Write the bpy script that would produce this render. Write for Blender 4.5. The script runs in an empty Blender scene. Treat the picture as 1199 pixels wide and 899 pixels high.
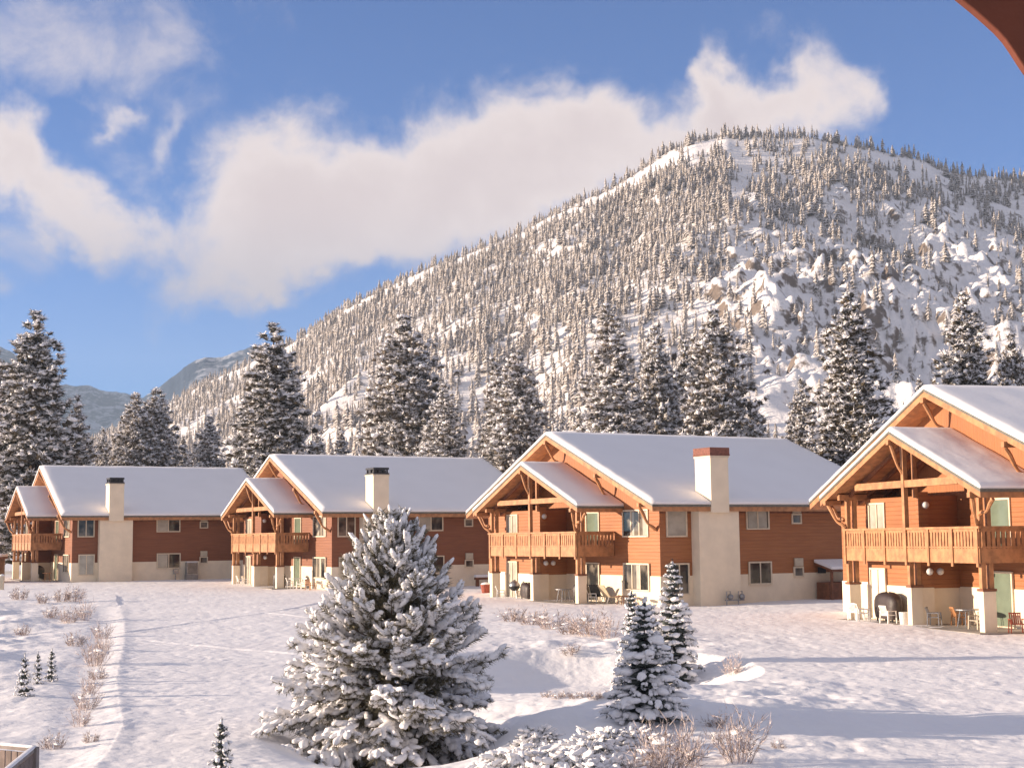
import bpy, bmesh, math, random
import numpy as np
from mathutils import Vector, Matrix

# ------------------------------------------------------------------ camera, sky, sun, exposure
sc = bpy.context.scene
COL = sc.collection
CAM = np.array([0.0, 0.0, 4.1])
FPX, PITCH, ROLL = 1709.0, math.radians(6.089), -0.01085      # focal length in pixels of a 1199 px wide picture

cd_ = bpy.data.cameras.new("camera")
cam = bpy.data.objects.new("camera", cd_)
COL.objects.link(cam)
cd_.sensor_width = 36.0
cd_.lens = 36.0 * FPX / 1199.0
cd_.clip_start, cd_.clip_end = 0.1, 30000.0
_r = Vector((1, 0, 0))
_u = Vector((0, -math.sin(PITCH), math.cos(PITCH)))
_x = _r * math.cos(ROLL) + _u * math.sin(ROLL)
_y = -_r * math.sin(ROLL) + _u * math.cos(ROLL)
_z = _x.cross(_y)
cam.matrix_world = Matrix.Translation(Vector(CAM)) @ Matrix((_x, _y, _z)).transposed().to_4x4()
sc.camera = cam

SUN_EL = math.radians(10.3)
TRAVEL = math.radians(-1.0)          # the way the sunlight travels over the ground, from +X
SUN_W, SKY_W, EXPO = 5.0, 0.084, 1.28

w = bpy.data.worlds.new("World")
sc.world = w
w.use_nodes = True


class NT:
    """short-hand for building node trees"""
    def __init__(s, tree):
        s.t = tree
        s.n = tree.nodes
        s.l = tree.links

    def new(s, typ, **kw):
        n = s.n.new(typ)
        for k, v in kw.items():
            setattr(n, k, v)
        return n

    def put(s, sock, v):
        if isinstance(v, bpy.types.NodeSocket):
            s.l.new(v, sock)
        elif isinstance(v, (tuple, list)):
            v = list(v)
            if len(v) == 3 and len(sock.default_value) == 4:
                v.append(1.0)
            sock.default_value = v
        else:
            sock.default_value = v

    def m(s, op, a, b=0.0, c=0.0, clamp=False):
        n = s.new("ShaderNodeMath", operation=op, use_clamp=clamp)
        s.put(n.inputs[0], a)
        s.put(n.inputs[1], b)
        s.put(n.inputs[2], c)
        return n.outputs[0]

    def noise(s, vec, scale, detail=4.0, rough=0.55, dist=0.0, color=False):
        n = s.new("ShaderNodeTexNoise")
        if vec is not None:
            s.put(n.inputs["Vector"], vec)
        n.inputs["Scale"].default_value = scale
        n.inputs["Detail"].default_value = detail
        n.inputs["Roughness"].default_value = rough
        n.inputs["Distortion"].default_value = dist
        return n.outputs["Color" if color else "Fac"]

    def sstep(s, x, lo, hi, o0=0.0, o1=1.0):
        n = s.new("ShaderNodeMapRange", interpolation_type="SMOOTHSTEP")
        s.put(n.inputs[0], x)
        for i, v in enumerate((lo, hi, o0, o1)):
            s.put(n.inputs[i + 1], v)
        return n.outputs[0]

    def mix(s, f, a, b):
        n = s.new("ShaderNodeMix", data_type="RGBA")
        s.put(n.inputs[0], f)
        s.put(n.inputs[6], a)
        s.put(n.inputs[7], b)
        return n.outputs[2]

    def bump(s, h, strength=0.5, dist=0.1, normal=None):
        n = s.new("ShaderNodeBump")
        s.put(n.inputs["Height"], h)
        n.inputs["Strength"].default_value = strength
        n.inputs["Distance"].default_value = dist
        if normal is not None:
            s.put(n.inputs["Normal"], normal)
        return n.outputs[0]


def build_world():
    g = NT(w.node_tree)
    g.n.clear()
    sky = g.new("ShaderNodeTexSky", sky_type="NISHITA")
    sky.sun_disc = False
    sky.sun_elevation = SUN_EL
    sky.sun_rotation = math.radians(270) - TRAVEL
    sky.air_density, sky.dust_density, sky.ozone_density = 0.66, 0.10, 6.5
    tc = g.new("ShaderNodeTexCoord")
    sep = g.new("ShaderNodeSeparateXYZ")
    g.l.new(tc.outputs["Generated"], sep.inputs[0])
    az = g.m("ARCTAN2", sep.outputs[0], sep.outputs[1])
    el = g.m("ARCSINE", sep.outputs[2])
    # billowing: bend the cloud outlines with noise
    n2 = g.noise(tc.outputs["Generated"], 17.0, 9.0, 0.68, 0.3)
    azw, elw = az, el
    for sc_, amp in ((5.0, 0.13), (14.0, 0.06), (40.0, 0.030), (110.0, 0.010)):
        sp = g.new("ShaderNodeSeparateColor")
        g.put(sp.inputs[0], g.noise(tc.outputs["Generated"], sc_, 3.0, 0.55, 0.0, True))
        azw = g.m("ADD", azw, g.m("MULTIPLY", g.m("SUBTRACT", sp.outputs[0], 0.5), amp))
        elw = g.m("ADD", elw, g.m("MULTIPLY", g.m("SUBTRACT", sp.outputs[1], 0.5), amp * 0.8))

    def blob(a0, e0, ra, re, tilt, amp):
        c, s_ = math.cos(tilt), math.sin(tilt)
        da, de = g.m("SUBTRACT", azw, a0), g.m("SUBTRACT", elw, e0)
        x = g.m("ADD", g.m("MULTIPLY", da, c / ra), g.m("MULTIPLY", de, s_ / ra))
        y = g.m("ADD", g.m("MULTIPLY", da, -s_ / re), g.m("MULTIPLY", de, c / re))
        d = g.m("ADD", g.m("MULTIPLY", x, x), g.m("MULTIPLY", y, y))
        return g.m("MULTIPLY", g.m("EXPONENT", g.m("MULTIPLY", d, -1.0)), amp)

    def total(bl):
        t = None
        for b in bl:
            o = blob(*b)
            t = o if t is None else g.m("ADD", t, o)
        return t
    P = lambda x, y: ((x - 600) / FPX, (632 - y) / FPX)
    def B(x, y, rx, ry, tilt, amp):
        a, e = P(x, y)
        return (a, e, rx / FPX, ry / FPX, math.radians(tilt), amp)
    thick = total([
        B(345, 255, 95, 80, 0, 1.0), B(470, 225, 130, 75, 8, 1.0), B(600, 210, 130, 70, 0, 1.0),
        B(740, 190, 110, 50, 5, 1.0), B(850, 165, 60, 30, 10, 0.8), B(862, 118, 24, 46, -8, 0.75), B(915, 150, 60, 36, 0, 0.8), B(958, 98, 34, 52, -12, 0.85), B(1000, 140, 30, 36, 0, 0.7),
        B(300, 335, 90, 26, 8, 0.6), B(420, 310, 160, 50, 0, 0.7), B(180, 285, 90, 38, -10, 0.62),
        B(70, 235, 110, 36, -38, 0.9), B(15, 190, 60, 40, -20, 0.7), B(20, 290, 70, 40, -30, 0.4),
    ])
    wisp = total([
        B(215, 190, 40, 22, -60, 0.75), B(145, 165, 24, 9, -30, 0.7), B(180, 215, 70, 30, -40, 0.38),
        B(90, 75, 190, 75, 5, 0.62), B(250, 165, 40, 70, 0, 0.22), B(5, 370, 30, 60, 0, 0.8),
        B(925, 50, 30, 40, -30, 0.3), B(120, 120, 120, 40, 0, 0.25), B(650, 120, 120, 22, 10, 0.3),
    ])
    f1 = g.sstep(g.m("ADD", thick, g.m("MULTIPLY", g.m("SUBTRACT", n2, 0.5), 1.5)), 0.18, 1.08, 0.0, 0.97)
    f2 = g.sstep(g.m("ADD", wisp, g.m("MULTIPLY", g.m("SUBTRACT", n2, 0.5), 1.6)), 0.18, 1.15, 0.0, 0.72)
    f = g.m("MAXIMUM", f1, f2)
    # cloud added in the unseen sky behind and above the viewer, filling the shade
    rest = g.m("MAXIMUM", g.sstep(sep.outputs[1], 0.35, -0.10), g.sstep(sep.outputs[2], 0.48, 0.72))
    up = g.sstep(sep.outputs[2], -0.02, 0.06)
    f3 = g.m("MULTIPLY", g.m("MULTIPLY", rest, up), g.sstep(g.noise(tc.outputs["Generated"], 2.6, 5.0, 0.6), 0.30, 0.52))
    # thin edges and sun-side billows are whiter than the thick grey-pink middle
    body = g.sstep(g.m("ADD", thick, g.m("MULTIPLY", g.m("SUBTRACT", n2, 0.5), 1.4)), 0.5, 1.9)
    k = 1.0 / (2.0 ** EXPO)
    colr = g.mix(body, (0.98 * k, 0.84 * k, 0.79 * k), (0.80 * k, 0.66 * k, 0.63 * k))
    low = g.sstep(el, P(0, 360)[1], P(0, 230)[1])
    colr = g.mix(low, (0.64 * k, 0.56 * k, 0.57 * k), colr)
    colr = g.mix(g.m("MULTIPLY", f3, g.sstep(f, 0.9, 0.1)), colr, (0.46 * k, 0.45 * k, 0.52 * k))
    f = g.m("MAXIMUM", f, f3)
    b1 = g.new("ShaderNodeBackground")
    g.l.new(sky.outputs[0], b1.inputs[0])
    b1.inputs[1].default_value = SKY_W
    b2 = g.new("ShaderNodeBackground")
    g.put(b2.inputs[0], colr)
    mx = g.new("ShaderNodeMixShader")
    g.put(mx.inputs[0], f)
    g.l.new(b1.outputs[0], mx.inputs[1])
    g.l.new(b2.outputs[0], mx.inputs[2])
    out = g.new("ShaderNodeOutputWorld")
    g.l.new(mx.outputs[0], out.inputs[0])


build_world()
sl = bpy.data.lights.new("sun", "SUN")
sl.energy = SUN_W
sl.angle = math.radians(0.55)
sl.color = (1.0, 0.79, 0.60)
so = bpy.data.objects.new("sun", sl)
COL.objects.link(so)
SUNDIR = Vector((math.cos(TRAVEL) * math.cos(SUN_EL), math.sin(TRAVEL) * math.cos(SUN_EL), -math.sin(SUN_EL)))
so.rotation_euler = SUNDIR.to_track_quat("-Z", "Y").to_euler()
so.location = (-60, 0, 60)
vs = sc.view_settings
vs.view_transform, vs.look, vs.exposure, vs.gamma = "Standard", "None", EXPO, 1.0
vs.use_curve_mapping = False
sc.render.engine = "CYCLES"
sc.cycles.use_denoising = True
sc.cycles.max_bounces = 6
sc.cycles.transparent_max_bounces = 8
sc.cycles.volume_bounces = 0


# ------------------------------------------------------------------ pixel <-> place (photograph 1199 px wide)
def ray(px, py):
    x, y = px - 599.5, py - 449.5
    r = -ROLL
    a = x * math.cos(r) - y * math.sin(r)
    b = x * math.sin(r) + y * math.cos(r)
    c, s = math.cos(PITCH), math.sin(PITCH)
    return np.array([a / FPX, c + b / FPX * s, s - b / FPX * c])


def project(X, Y, Z):
    c, s = math.cos(PITCH), math.sin(PITCH)
    Z = Z - CAM[2]
    D = Y * c + Z * s
    U = -Y * s + Z * c
    a, b = FPX * X / D, -FPX * U / D
    return 599.5 + a * math.cos(ROLL) - b * math.sin(ROLL), 449.5 + a * math.sin(ROLL) + b * math.cos(ROLL)


# ------------------------------------------------------------------ noise
def vnoise(x, y, seed=0):
    x = np.asarray(x, float)
    y = np.asarray(y, float)
    xi, yi = np.floor(x).astype(np.int64), np.floor(y).astype(np.int64)
    fx, fy = x - xi, y - yi
    fx, fy = fx * fx * (3 - 2 * fx), fy * fy * (3 - 2 * fy)

    def h(i, j):
        n = (i * 374761393 + j * 668265263 + seed * 1274126177) & 0xFFFFFFFF
        n = ((n ^ (n >> 13)) * 1274126177) & 0xFFFFFFFF
        return ((n ^ (n >> 16)) & 0xFFFF) / 65535.0
    a, b, c, d = h(xi, yi), h(xi + 1, yi), h(xi, yi + 1), h(xi + 1, yi + 1)
    return (a * (1 - fx) + b * fx) * (1 - fy) + (c * (1 - fx) + d * fx) * fy


def fbm(x, y, oct=4, seed=0, gain=0.5):
    t, a, n = 0.0, 1.0, 0.0
    for i in range(oct):
        t = t + a * (vnoise(x * 2 ** i, y * 2 ** i, seed + i * 17) - 0.5)
        n += a
        a *= gain
    return t / n * 2.0


# ------------------------------------------------------------------ materials
def mat(name):
    m = bpy.data.materials.new(name)
    m.use_nodes = True
    g = NT(m.node_tree)
    return m, g, m.node_tree.nodes["Principled BSDF"]


def objco(g):
    return g.new("ShaderNodeTexCoord").outputs["Object"]


def simple(name, col, rough=0.6, var=0.25, scale=6.0, bump=0.0, metal=0.0, bscale=None):
    m, g, b = mat(name)
    co = objco(g)
    n = g.noise(co, scale, 5.0)
    f = g.sstep(n, 0.3, 0.7, 1 - var, 1 + var * 0.6)
    mul = g.new("ShaderNodeVectorMath", operation="SCALE")
    mul.inputs[0].default_value = col
    g.put(mul.inputs["Scale"], f)
    g.put(b.inputs["Base Color"], mul.outputs[0])
    b.inputs["Roughness"].default_value = rough
    b.inputs["Metallic"].default_value = metal
    if bump:
        g.put(b.inputs["Normal"], g.bump(g.noise(co, bscale or scale * 4, 4.0), bump, 0.02))
    return m


M = {}
M["timber"] = simple("timber", (0.42, 0.195, 0.082), 0.6, 0.3, 3.0, 0.2)
M["timber_dark"] = simple("timber_dark", (0.20, 0.075, 0.034), 0.65, 0.3, 3.0, 0.2)
M["shaded_eave"] = simple("shaded_eave", (0.125, 0.030, 0.012), 0.7, 0.3, 3.0, 0.2)  # red-brown darkened to carry the shade of its own building, which is not modelled
M["stucco"] = simple("stucco", (0.80, 0.69, 0.53), 0.85, 0.07, 1.2, 0.25, bscale=60)
M["trim"] = simple("trim", (0.66, 0.56, 0.42), 0.6, 0.1, 5.0)
M["drip"] = simple("drip", (0.13, 0.125, 0.10), 0.5, 0.3, 8.0)
M["brick_cap"] = simple("brick_cap", (0.21, 0.080, 0.055), 0.8, 0.3, 9.0, 0.3)
M["black_metal"] = simple("black_metal", (0.02, 0.02, 0.024), 0.45, 0.3, 5.0)
M["grey_metal"] = simple("grey_metal", (0.32, 0.32, 0.33), 0.4, 0.2, 4.0, metal=0.7)
M["white_plastic"] = simple("white_plastic", (0.74, 0.72, 0.68), 0.45, 0.1, 4.0)
M["cover"] = simple("grill_cover", (0.035, 0.022, 0.02), 0.55, 0.4, 5.0, 0.5, bscale=8)
M["red_cloth"] = simple("red_cloth", (0.28, 0.06, 0.03), 0.7, 0.3, 5.0)
M["concrete"] = simple("concrete", (0.30, 0.27, 0.24), 0.85, 0.3, 1.5, 0.2)
M["lamp_glass"] = simple("lamp_glass", (0.72, 0.70, 0.66), 0.3, 0.05)
M["tan_cloth"] = simple("tan_cloth", (0.55, 0.45, 0.30), 0.8, 0.15, 3.0)
M["beige_box"] = simple("beige_box", (0.52, 0.45, 0.34), 0.6, 0.15, 3.0)
M["green_glass"] = simple("green_glass", (0.16, 0.20, 0.15), 0.12, 0.2, 0.8)
M["pale_glass"] = simple("pale_glass", (0.42, 0.40, 0.34), 0.15, 0.2, 1.2)
M["white_door"] = simple("white_door", (0.70, 0.66, 0.56), 0.5, 0.08, 2.0)
M["bark"] = simple("bark", (0.11, 0.075, 0.055), 0.9, 0.4, 4.0, 0.6)
M["grey_wood"] = simple("grey_wood", (0.26, 0.22, 0.20), 0.8, 0.25, 4.0, 0.2)
M["fence_panel"] = simple("fence_panel", (0.20, 0.15, 0.13), 0.8, 0.3, 6.0)


def glass_mat():
    m, g, b = mat("dark_glass")
    co = objco(g)
    n = g.noise(co, 0.9, 2.0)
    g.put(b.inputs["Base Color"], g.mix(g.sstep(n, 0.4, 0.62), (0.022, 0.024, 0.026), (0.17, 0.15, 0.125)))
    b.inputs["Roughness"].default_value = 0.06
    return m


M["glass"] = glass_mat()


def siding_mat(name, vertical, paint=((0.315, 0.118, 0.040), (0.38, 0.148, 0.052), (0.285, 0.102, 0.036))):
    m, g, b = mat(name)
    co = objco(g)
    sep = g.new("ShaderNodeSeparateXYZ")
    g.l.new(co, sep.inputs[0])
    if vertical:
        fr = g.m("FRACT", g.m("MULTIPLY", sep.outputs[1], 5.0))
    else:
        fr = g.m("FRACT", g.m("MULTIPLY", sep.outputs[2], 5.2))
    groove = g.sstep(g.m("ABSOLUTE", g.m("SUBTRACT", fr, 0.5)), 0.38, 0.5)
    mp = g.new("ShaderNodeMapping")
    g.l.new(co, mp.inputs[0])
    mp.inputs["Scale"].default_value = (0.6, 0.6, 9.0) if not vertical else (8.0, 8.0, 0.6)
    n = g.noise(mp.outputs[0], 1.3, 5.0)
    n2 = g.noise(co, 0.5, 3.0)
    c = g.mix(g.sstep(n, 0.3, 0.72), paint[0], paint[1])
    c = g.mix(g.sstep(n2, 0.35, 0.75, 0.0, 0.5), c, paint[2])
    c = g.mix(g.m("MULTIPLY", groove, 0.22), c, (0.17, 0.06, 0.025))
    g.put(b.inputs["Base Color"], c)
    b.inputs["Roughness"].default_value = 0.62
    h = g.m("ADD", g.m("MULTIPLY", groove, -1.0), g.m("MULTIPLY", n, 0.25))
    g.put(b.inputs["Normal"], g.bump(h, 0.5, 0.025))
    return m


M["siding"] = siding_mat("lap_siding", False)
M["gable_siding"] = siding_mat("gable_siding", True)
RED = ((0.205, 0.072, 0.033), (0.25, 0.092, 0.041), (0.185, 0.063, 0.030))      # the two farther chalets wear a darker, redder stain
M["red_siding"] = siding_mat("red_siding", False, RED)
M["red_gable_siding"] = siding_mat("red_gable_siding", True, RED)


def snow_mat(name, s1, k1, s2, k2, col=(0.86, 0.85, 0.86)):
    m, g, b = mat(name)
    co = objco(g)
    n1 = g.noise(co, s1, 3.0)
    n2 = g.noise(co, s2, 4.0, 0.6)
    g.put(b.inputs["Base Color"], g.mix(g.sstep(n1, 0.35, 0.7, 0.0, 0.5), col, tuple(c * 0.95 for c in col)))
    b.inputs["Roughness"].default_value = 0.7
    b.inputs["Specular IOR Level"].default_value = 0.25
    nn = g.bump(n1, k1, 0.25)
    g.put(b.inputs["Normal"], g.bump(n2, k2, 0.06, nn))
    return m


M["snow"] = snow_mat("snow", 2.2, 0.12, 9.0, 0.25)
M["roof_snow"] = snow_mat("roof_snow", 0.5, 0.05, 5.0, 0.10)


def ground_mat():
    m, g, b = mat("snow_ground")
    co = objco(g)
    n0 = g.noise(co, 0.18, 4.0)
    n1 = g.noise(co, 1.1, 3.0, 0.5)
    n2 = g.noise(co, 3.4, 4.0, 0.6, 0.3)
    vo = g.new("ShaderNodeTexVoronoi", feature="SMOOTH_F1")
    g.put(vo.inputs["Vector"], co)
    vo.inputs["Scale"].default_value = 1.9
    vo.inputs["Smoothness"].default_value = 0.6
    dim = g.sstep(vo.outputs["Distance"], 0.05, 0.42, -1.0, 0.0)
    b_col = g.mix(g.sstep(n0, 0.35, 0.7), (0.86, 0.85, 0.855), (0.81, 0.80, 0.81))
    b_col = g.mix(g.sstep(n2, 0.62, 0.80, 0.0, 0.45), b_col, (0.66, 0.61, 0.58))
    g.put(b.inputs["Base Color"], b_col)
    b.inputs["Roughness"].default_value = 0.75
    b.inputs["Specular IOR Level"].default_value = 0.2
    nn = g.bump(g.m("ADD", n1, g.m("MULTIPLY", dim, 0.35)), 0.20, 0.22)
    g.put(b.inputs["Normal"], g.bump(n2, 0.26, 0.10, nn))
    return m


M["ground"] = ground_mat()


def snow_on(name, dark, snow=(0.84, 0.82, 0.82), lo=0.2, hi=0.5, nscale=3.0, amp=0.5, dark2=None):
    """material that carries snow where the surface faces up"""
    m, g, b = mat(name)
    geo = g.new("ShaderNodeNewGeometry")
    sep = g.new("ShaderNodeSeparateXYZ")
    g.l.new(geo.outputs["True Normal"], sep.inputs[0])
    n = g.noise(objco(g), nscale, 3.0)
    v = g.m("ADD", sep.outputs[2], g.m("MULTIPLY", g.m("SUBTRACT", n, 0.5), amp * 2))
    d2 = dark2 or tuple(c * 1.7 for c in dark)
    dk = g.mix(g.sstep(g.noise(objco(g), nscale * 1.7, 2.0), 0.35, 0.65), dark, d2)
    g.put(b.inputs["Base Color"], g.mix(g.sstep(v, lo, hi), dk, snow))
    b.inputs["Roughness"].default_value = 0.8
    b.inputs["Specular IOR Level"].default_value = 0.15
    return m


M["needles"] = snow_on("needles", (0.052, 0.052, 0.044), lo=0.35, hi=0.75, nscale=0.8, amp=0.4, dark2=(0.10, 0.078, 0.050))
M["pale_needles"] = snow_on("pale_needles", (0.085, 0.080, 0.066), lo=0.25, hi=0.75, nscale=0.8, amp=0.5, dark2=(0.19, 0.155, 0.12))
M["hill_needles"] = snow_on("hill_needles", (0.20, 0.17, 0.145), snow=(0.70, 0.66, 0.63), lo=-0.12, hi=0.60, nscale=0.45, amp=0.8, dark2=(0.42, 0.36, 0.31))
M["hero_needles"] = simple("hero_needles", (0.13, 0.115, 0.07), 0.7, 0.5, 9.0)
M["spruce_needles"] = simple("spruce_needles", (0.050, 0.062, 0.055), 0.7, 0.4, 9.0)
M["frost"] = simple("frosted_twigs", (0.66, 0.56, 0.52), 0.85, 0.35, 9.0)
M["twig"] = simple("brown_twigs", (0.22, 0.15, 0.115), 0.85, 0.4, 9.0)


def hill_mat(name, rock1, rock2, snow, lo, hi, sc1):
    m, g, b = mat(name)
    geo = g.new("ShaderNodeNewGeometry")
    sep = g.new("ShaderNodeSeparateXYZ")
    g.l.new(geo.outputs["Normal"], sep.inputs[0])
    co = objco(g)
    n1 = g.noise(co, sc1, 6.0, 0.65)
    n2 = g.noise(co, sc1 * 5, 6.0, 0.7)
    v = g.m("ADD", sep.outputs[2], g.m("MULTIPLY", g.m("SUBTRACT", n1, 0.5), 0.75))
    v = g.m("ADD", v, g.m("MULTIPLY", g.m("SUBTRACT", n2, 0.5), 0.85))
    rk = g.mix(n2, rock1, rock2)
    g.put(b.inputs["Base Color"], g.mix(g.sstep(v, lo, hi), rk, snow))
    b.inputs["Roughness"].default_value = 0.85
    b.inputs["Specular IOR Level"].default_value = 0.1
    g.put(b.inputs["Normal"], g.bump(g.m("ADD", n1, g.m("MULTIPLY", n2, 0.5)), 0.5, 3.0))
    return m


M["hill"] = hill_mat("hill_snow", (0.10, 0.085, 0.075), (0.30, 0.24, 0.20), (0.85, 0.83, 0.83), 0.57, 0.74, 0.06)
M["far_hill"] = hill_mat("far_hill_snow", (0.025, 0.045, 0.085), (0.06, 0.085, 0.13), (0.34, 0.37, 0.43), 0.84, 1.04, 0.012)  # rock and snow tinted blue, part of the distance haze put in the colour


# ------------------------------------------------------------------ objects
def tag(o, label=None, cat=None, group=None, kind=None):
    if label:
        o["label"] = label
    if cat:
        o["category"] = cat
    if group:
        o["group"] = group
    if kind:
        o["kind"] = kind
    return o


def empty(name, loc=(0, 0, 0), rz=0.0, label=None, cat=None, group=None):
    o = bpy.data.objects.new(name, None)
    COL.objects.link(o)
    o.location = loc
    o.rotation_euler = (0, 0, rz)
    return tag(o, label, cat, group)


def link(name, me, parent=None, loc=None, rz=0.0):
    o = bpy.data.objects.new(name, me)
    COL.objects.link(o)
    if parent is not None:
        o.parent = parent
    if loc is not None:
        o.location = loc
    o.rotation_euler = (0, 0, rz)
    return o


def np_mesh(name, V, F, mats, mi=None, smooth=False):
    """V (n,3), F (k,3) or (k,4) index array"""
    me = bpy.data.meshes.new(name)
    V = np.ascontiguousarray(V, np.float32)
    F = np.ascontiguousarray(F, np.int32)
    k, c = F.shape
    me.vertices.add(len(V))
    me.vertices.foreach_set("co", V.ravel())
    me.loops.add(k * c)
    me.loops.foreach_set("vertex_index", F.ravel())
    me.polygons.add(k)
    me.polygons.foreach_set("loop_start", np.arange(0, k * c, c, dtype=np.int32))
    me.polygons.foreach_set("loop_total", np.full(k, c, np.int32))
    for m in mats:
        me.materials.append(m)
    if mi is not None:
        me.polygons.foreach_set("material_index", np.ascontiguousarray(mi, np.int32))
    if smooth:
        me.polygons.foreach_set("use_smooth", np.ones(k, bool))
    me.update(calc_edges=True)
    return me


class MB:
    """collects simple solids; build() links them as ONE mesh object"""
    def __init__(s):
        s.v = []
        s.f = []

    def add(s, vs_, fs):
        o = len(s.v)
        s.v += [tuple(p) for p in vs_]
        s.f += [tuple(i + o for i in f) for f in fs]

    def box(s, x0, x1, y0, y1, z0, z1):
        x0, x1 = min(x0, x1), max(x0, x1)
        y0, y1 = min(y0, y1), max(y0, y1)
        z0, z1 = min(z0, z1), max(z0, z1)
        s.add([(x0, y0, z0), (x1, y0, z0), (x1, y1, z0), (x0, y1, z0), (x0, y0, z1), (x1, y0, z1), (x1, y1, z1), (x0, y1, z1)],
              [(0, 3, 2, 1), (4, 5, 6, 7), (0, 1, 5, 4), (1, 2, 6, 5), (2, 3, 7, 6), (3, 0, 4, 7)])

    def beam(s, a, b, wd, ht):
        """square bar from a to b, ht tall, wd wide"""
        a, b = Vector(a), Vector(b)
        d = (b - a).normalized()
        up = Vector((0, 0, 1)) if abs(d.z) < 0.95 else Vector((1, 0, 0))
        sd = d.cross(up).normalized()
        up = sd.cross(d)
        p = []
        for c in (a, b):
            for i, j in ((-1, -1), (1, -1), (1, 1), (-1, 1)):
                p.append(c + sd * (i * wd / 2) + up * (j * ht / 2))
        s.add(p, [(0, 3, 2, 1), (4, 5, 6, 7), (0, 1, 5, 4), (1, 2, 6, 5), (2, 3, 7, 6), (3, 0, 4, 7)])

    def tube(s, pts, rad, n=6):
        pts = [Vector(p) for p in pts]
        rad = rad if isinstance(rad, (list, tuple)) else [rad] * len(pts)
        vs_, fs = [], []
        for i, p in enumerate(pts):
            d = (pts[min(i + 1, len(pts) - 1)] - pts[max(i - 1, 0)]).normalized()
            up = Vector((0, 0, 1)) if abs(d.z) < 0.9 else Vector((1, 0, 0))
            a = d.cross(up).normalized()
            b = a.cross(d)
            for k in range(n):
                t = 2 * math.pi * k / n
                vs_.append(p + a * (math.cos(t) * rad[i]) + b * (math.sin(t) * rad[i]))
        for i in range(len(pts) - 1):
            for k in range(n):
                k2 = (k + 1) % n
                fs.append((i * n + k, i * n + k2, (i + 1) * n + k2, (i + 1) * n + k))
        fs.append(tuple(range(n))[::-1])
        fs.append(tuple((len(pts) - 1) * n + k for k in range(n)))
        s.add(vs_, fs)

    def prism(s, poly, axis, a, b):
        """extrude a 2D outline; axis 'x': poly is (y,z); axis 'y': poly is (x,z)"""
        n = len(poly)
        f = (lambda p, t: (t, p[0], p[1])) if axis == "x" else ((lambda p, t: (p[0], t, p[1])) if axis == "y" else (lambda p, t: (p[0], p[1], t)))
        vs_ = [f(p, a) for p in poly] + [f(p, b) for p in poly]
        fs = [tuple(range(n))[::-1], tuple(range(n, 2 * n))]
        for i in range(n):
            j = (i + 1) % n
            fs.append((i, j, n + j, n + i))
        s.add(vs_, fs)

    def ball(s, c, r, nu=12, nv=8, zs=1.0, z0=-1.0):
        vs_, fs = [], []
        for i in range(nv + 1):
            t = math.asin(z0) + (math.pi / 2 - math.asin(z0)) * i / nv
            for k in range(nu):
                p = 2 * math.pi * k / nu
                vs_.append((c[0] + r * math.cos(t) * math.cos(p), c[1] + r * math.cos(t) * math.sin(p), c[2] + r * zs * math.sin(t)))
        for i in range(nv):
            for k in range(nu):
                k2 = (k + 1) % nu
                fs.append((i * nu + k, i * nu + k2, (i + 1) * nu + k2, (i + 1) * nu + k))
        s.add(vs_, fs)

    def build(s, name, m, parent=None, bevel=0.0, smooth=False, label=None):
        me = bpy.data.meshes.new(name)
        me.from_pydata(s.v, [], s.f)
        me.update()
        bm = bmesh.new()
        bm.from_mesh(me)
        bmesh.ops.recalc_face_normals(bm, faces=bm.faces)
        bm.to_mesh(me)
        bm.free()
        me.materials.append(M[m] if isinstance(m, str) else m)
        if smooth:
            for p in me.polygons:
                p.use_smooth = True
        o = link(name, me, parent)
        if label:
            o["label"] = label
        if bevel:
            b = o.modifiers.new("bevel", "BEVEL")
            b.width = bevel
            b.segments = 2
            b.limit_method = "ANGLE"
        return o


def copy_tree(o, parent=None):
    c = o.copy()
    COL.objects.link(c)
    c.parent = parent
    for ch in list(o.children):
        copy_tree(ch, c)
    return c


# ------------------------------------------------------------------ the ground
HOUSES = [  # corner X, Y, turn, base height
    (-36.31, 121.85, 0.471, 1.003), (-12.80, 104.52, 0.493, 0.733),
    (7.93, 80.40, 0.496, 0.460), (21.62, 53.13, 0.272, 0.358)]


def house_pt(h, u, v):
    X0, Y0, ph, _ = HOUSES[h]
    return X0 - u * math.sin(ph) + v * math.cos(ph), Y0 + u * math.cos(ph) + v * math.sin(ph)


def poly_dist(X, Y, pts):
    """signed side and distance to a polyline"""
    best = np.full(np.shape(X), 1e9)
    side = np.zeros(np.shape(X))
    for (x0, y0), (x1, y1) in zip(pts[:-1], pts[1:]):
        dx, dy = x1 - x0, y1 - y0
        L2 = dx * dx + dy * dy
        t = np.clip(((X - x0) * dx + (Y - y0) * dy) / L2, 0, 1)
        d = np.hypot(X - x0 - t * dx, Y - y0 - t * dy)
        s_ = np.sign((X - x0) * dy - (Y - y0) * dx)
        c = d < best
        best = np.where(c, d, best)
        side = np.where(c, s_, side)
    return best, side


RIM = [(-7.2, 24.0), (-7.8, 28.5), (-8.6, 32.5), (-11.6, 43.0), (-14.6, 55.0), (-18.0, 68.0), (-22.5, 84.0)]
TRACKS = [  # ski and foot tracks in the snow
    [(-16.5, 62.0), (-15.0, 68.0), (-12.0, 78.0), (-11.0, 86.0)],
    [(-14.5, 58.0), (-6.0, 49.0), (-4.0, 44.0)],
    [(-9.0, 70.0), (-13.0, 76.0), (-20.0, 80.0)],
]


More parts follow.
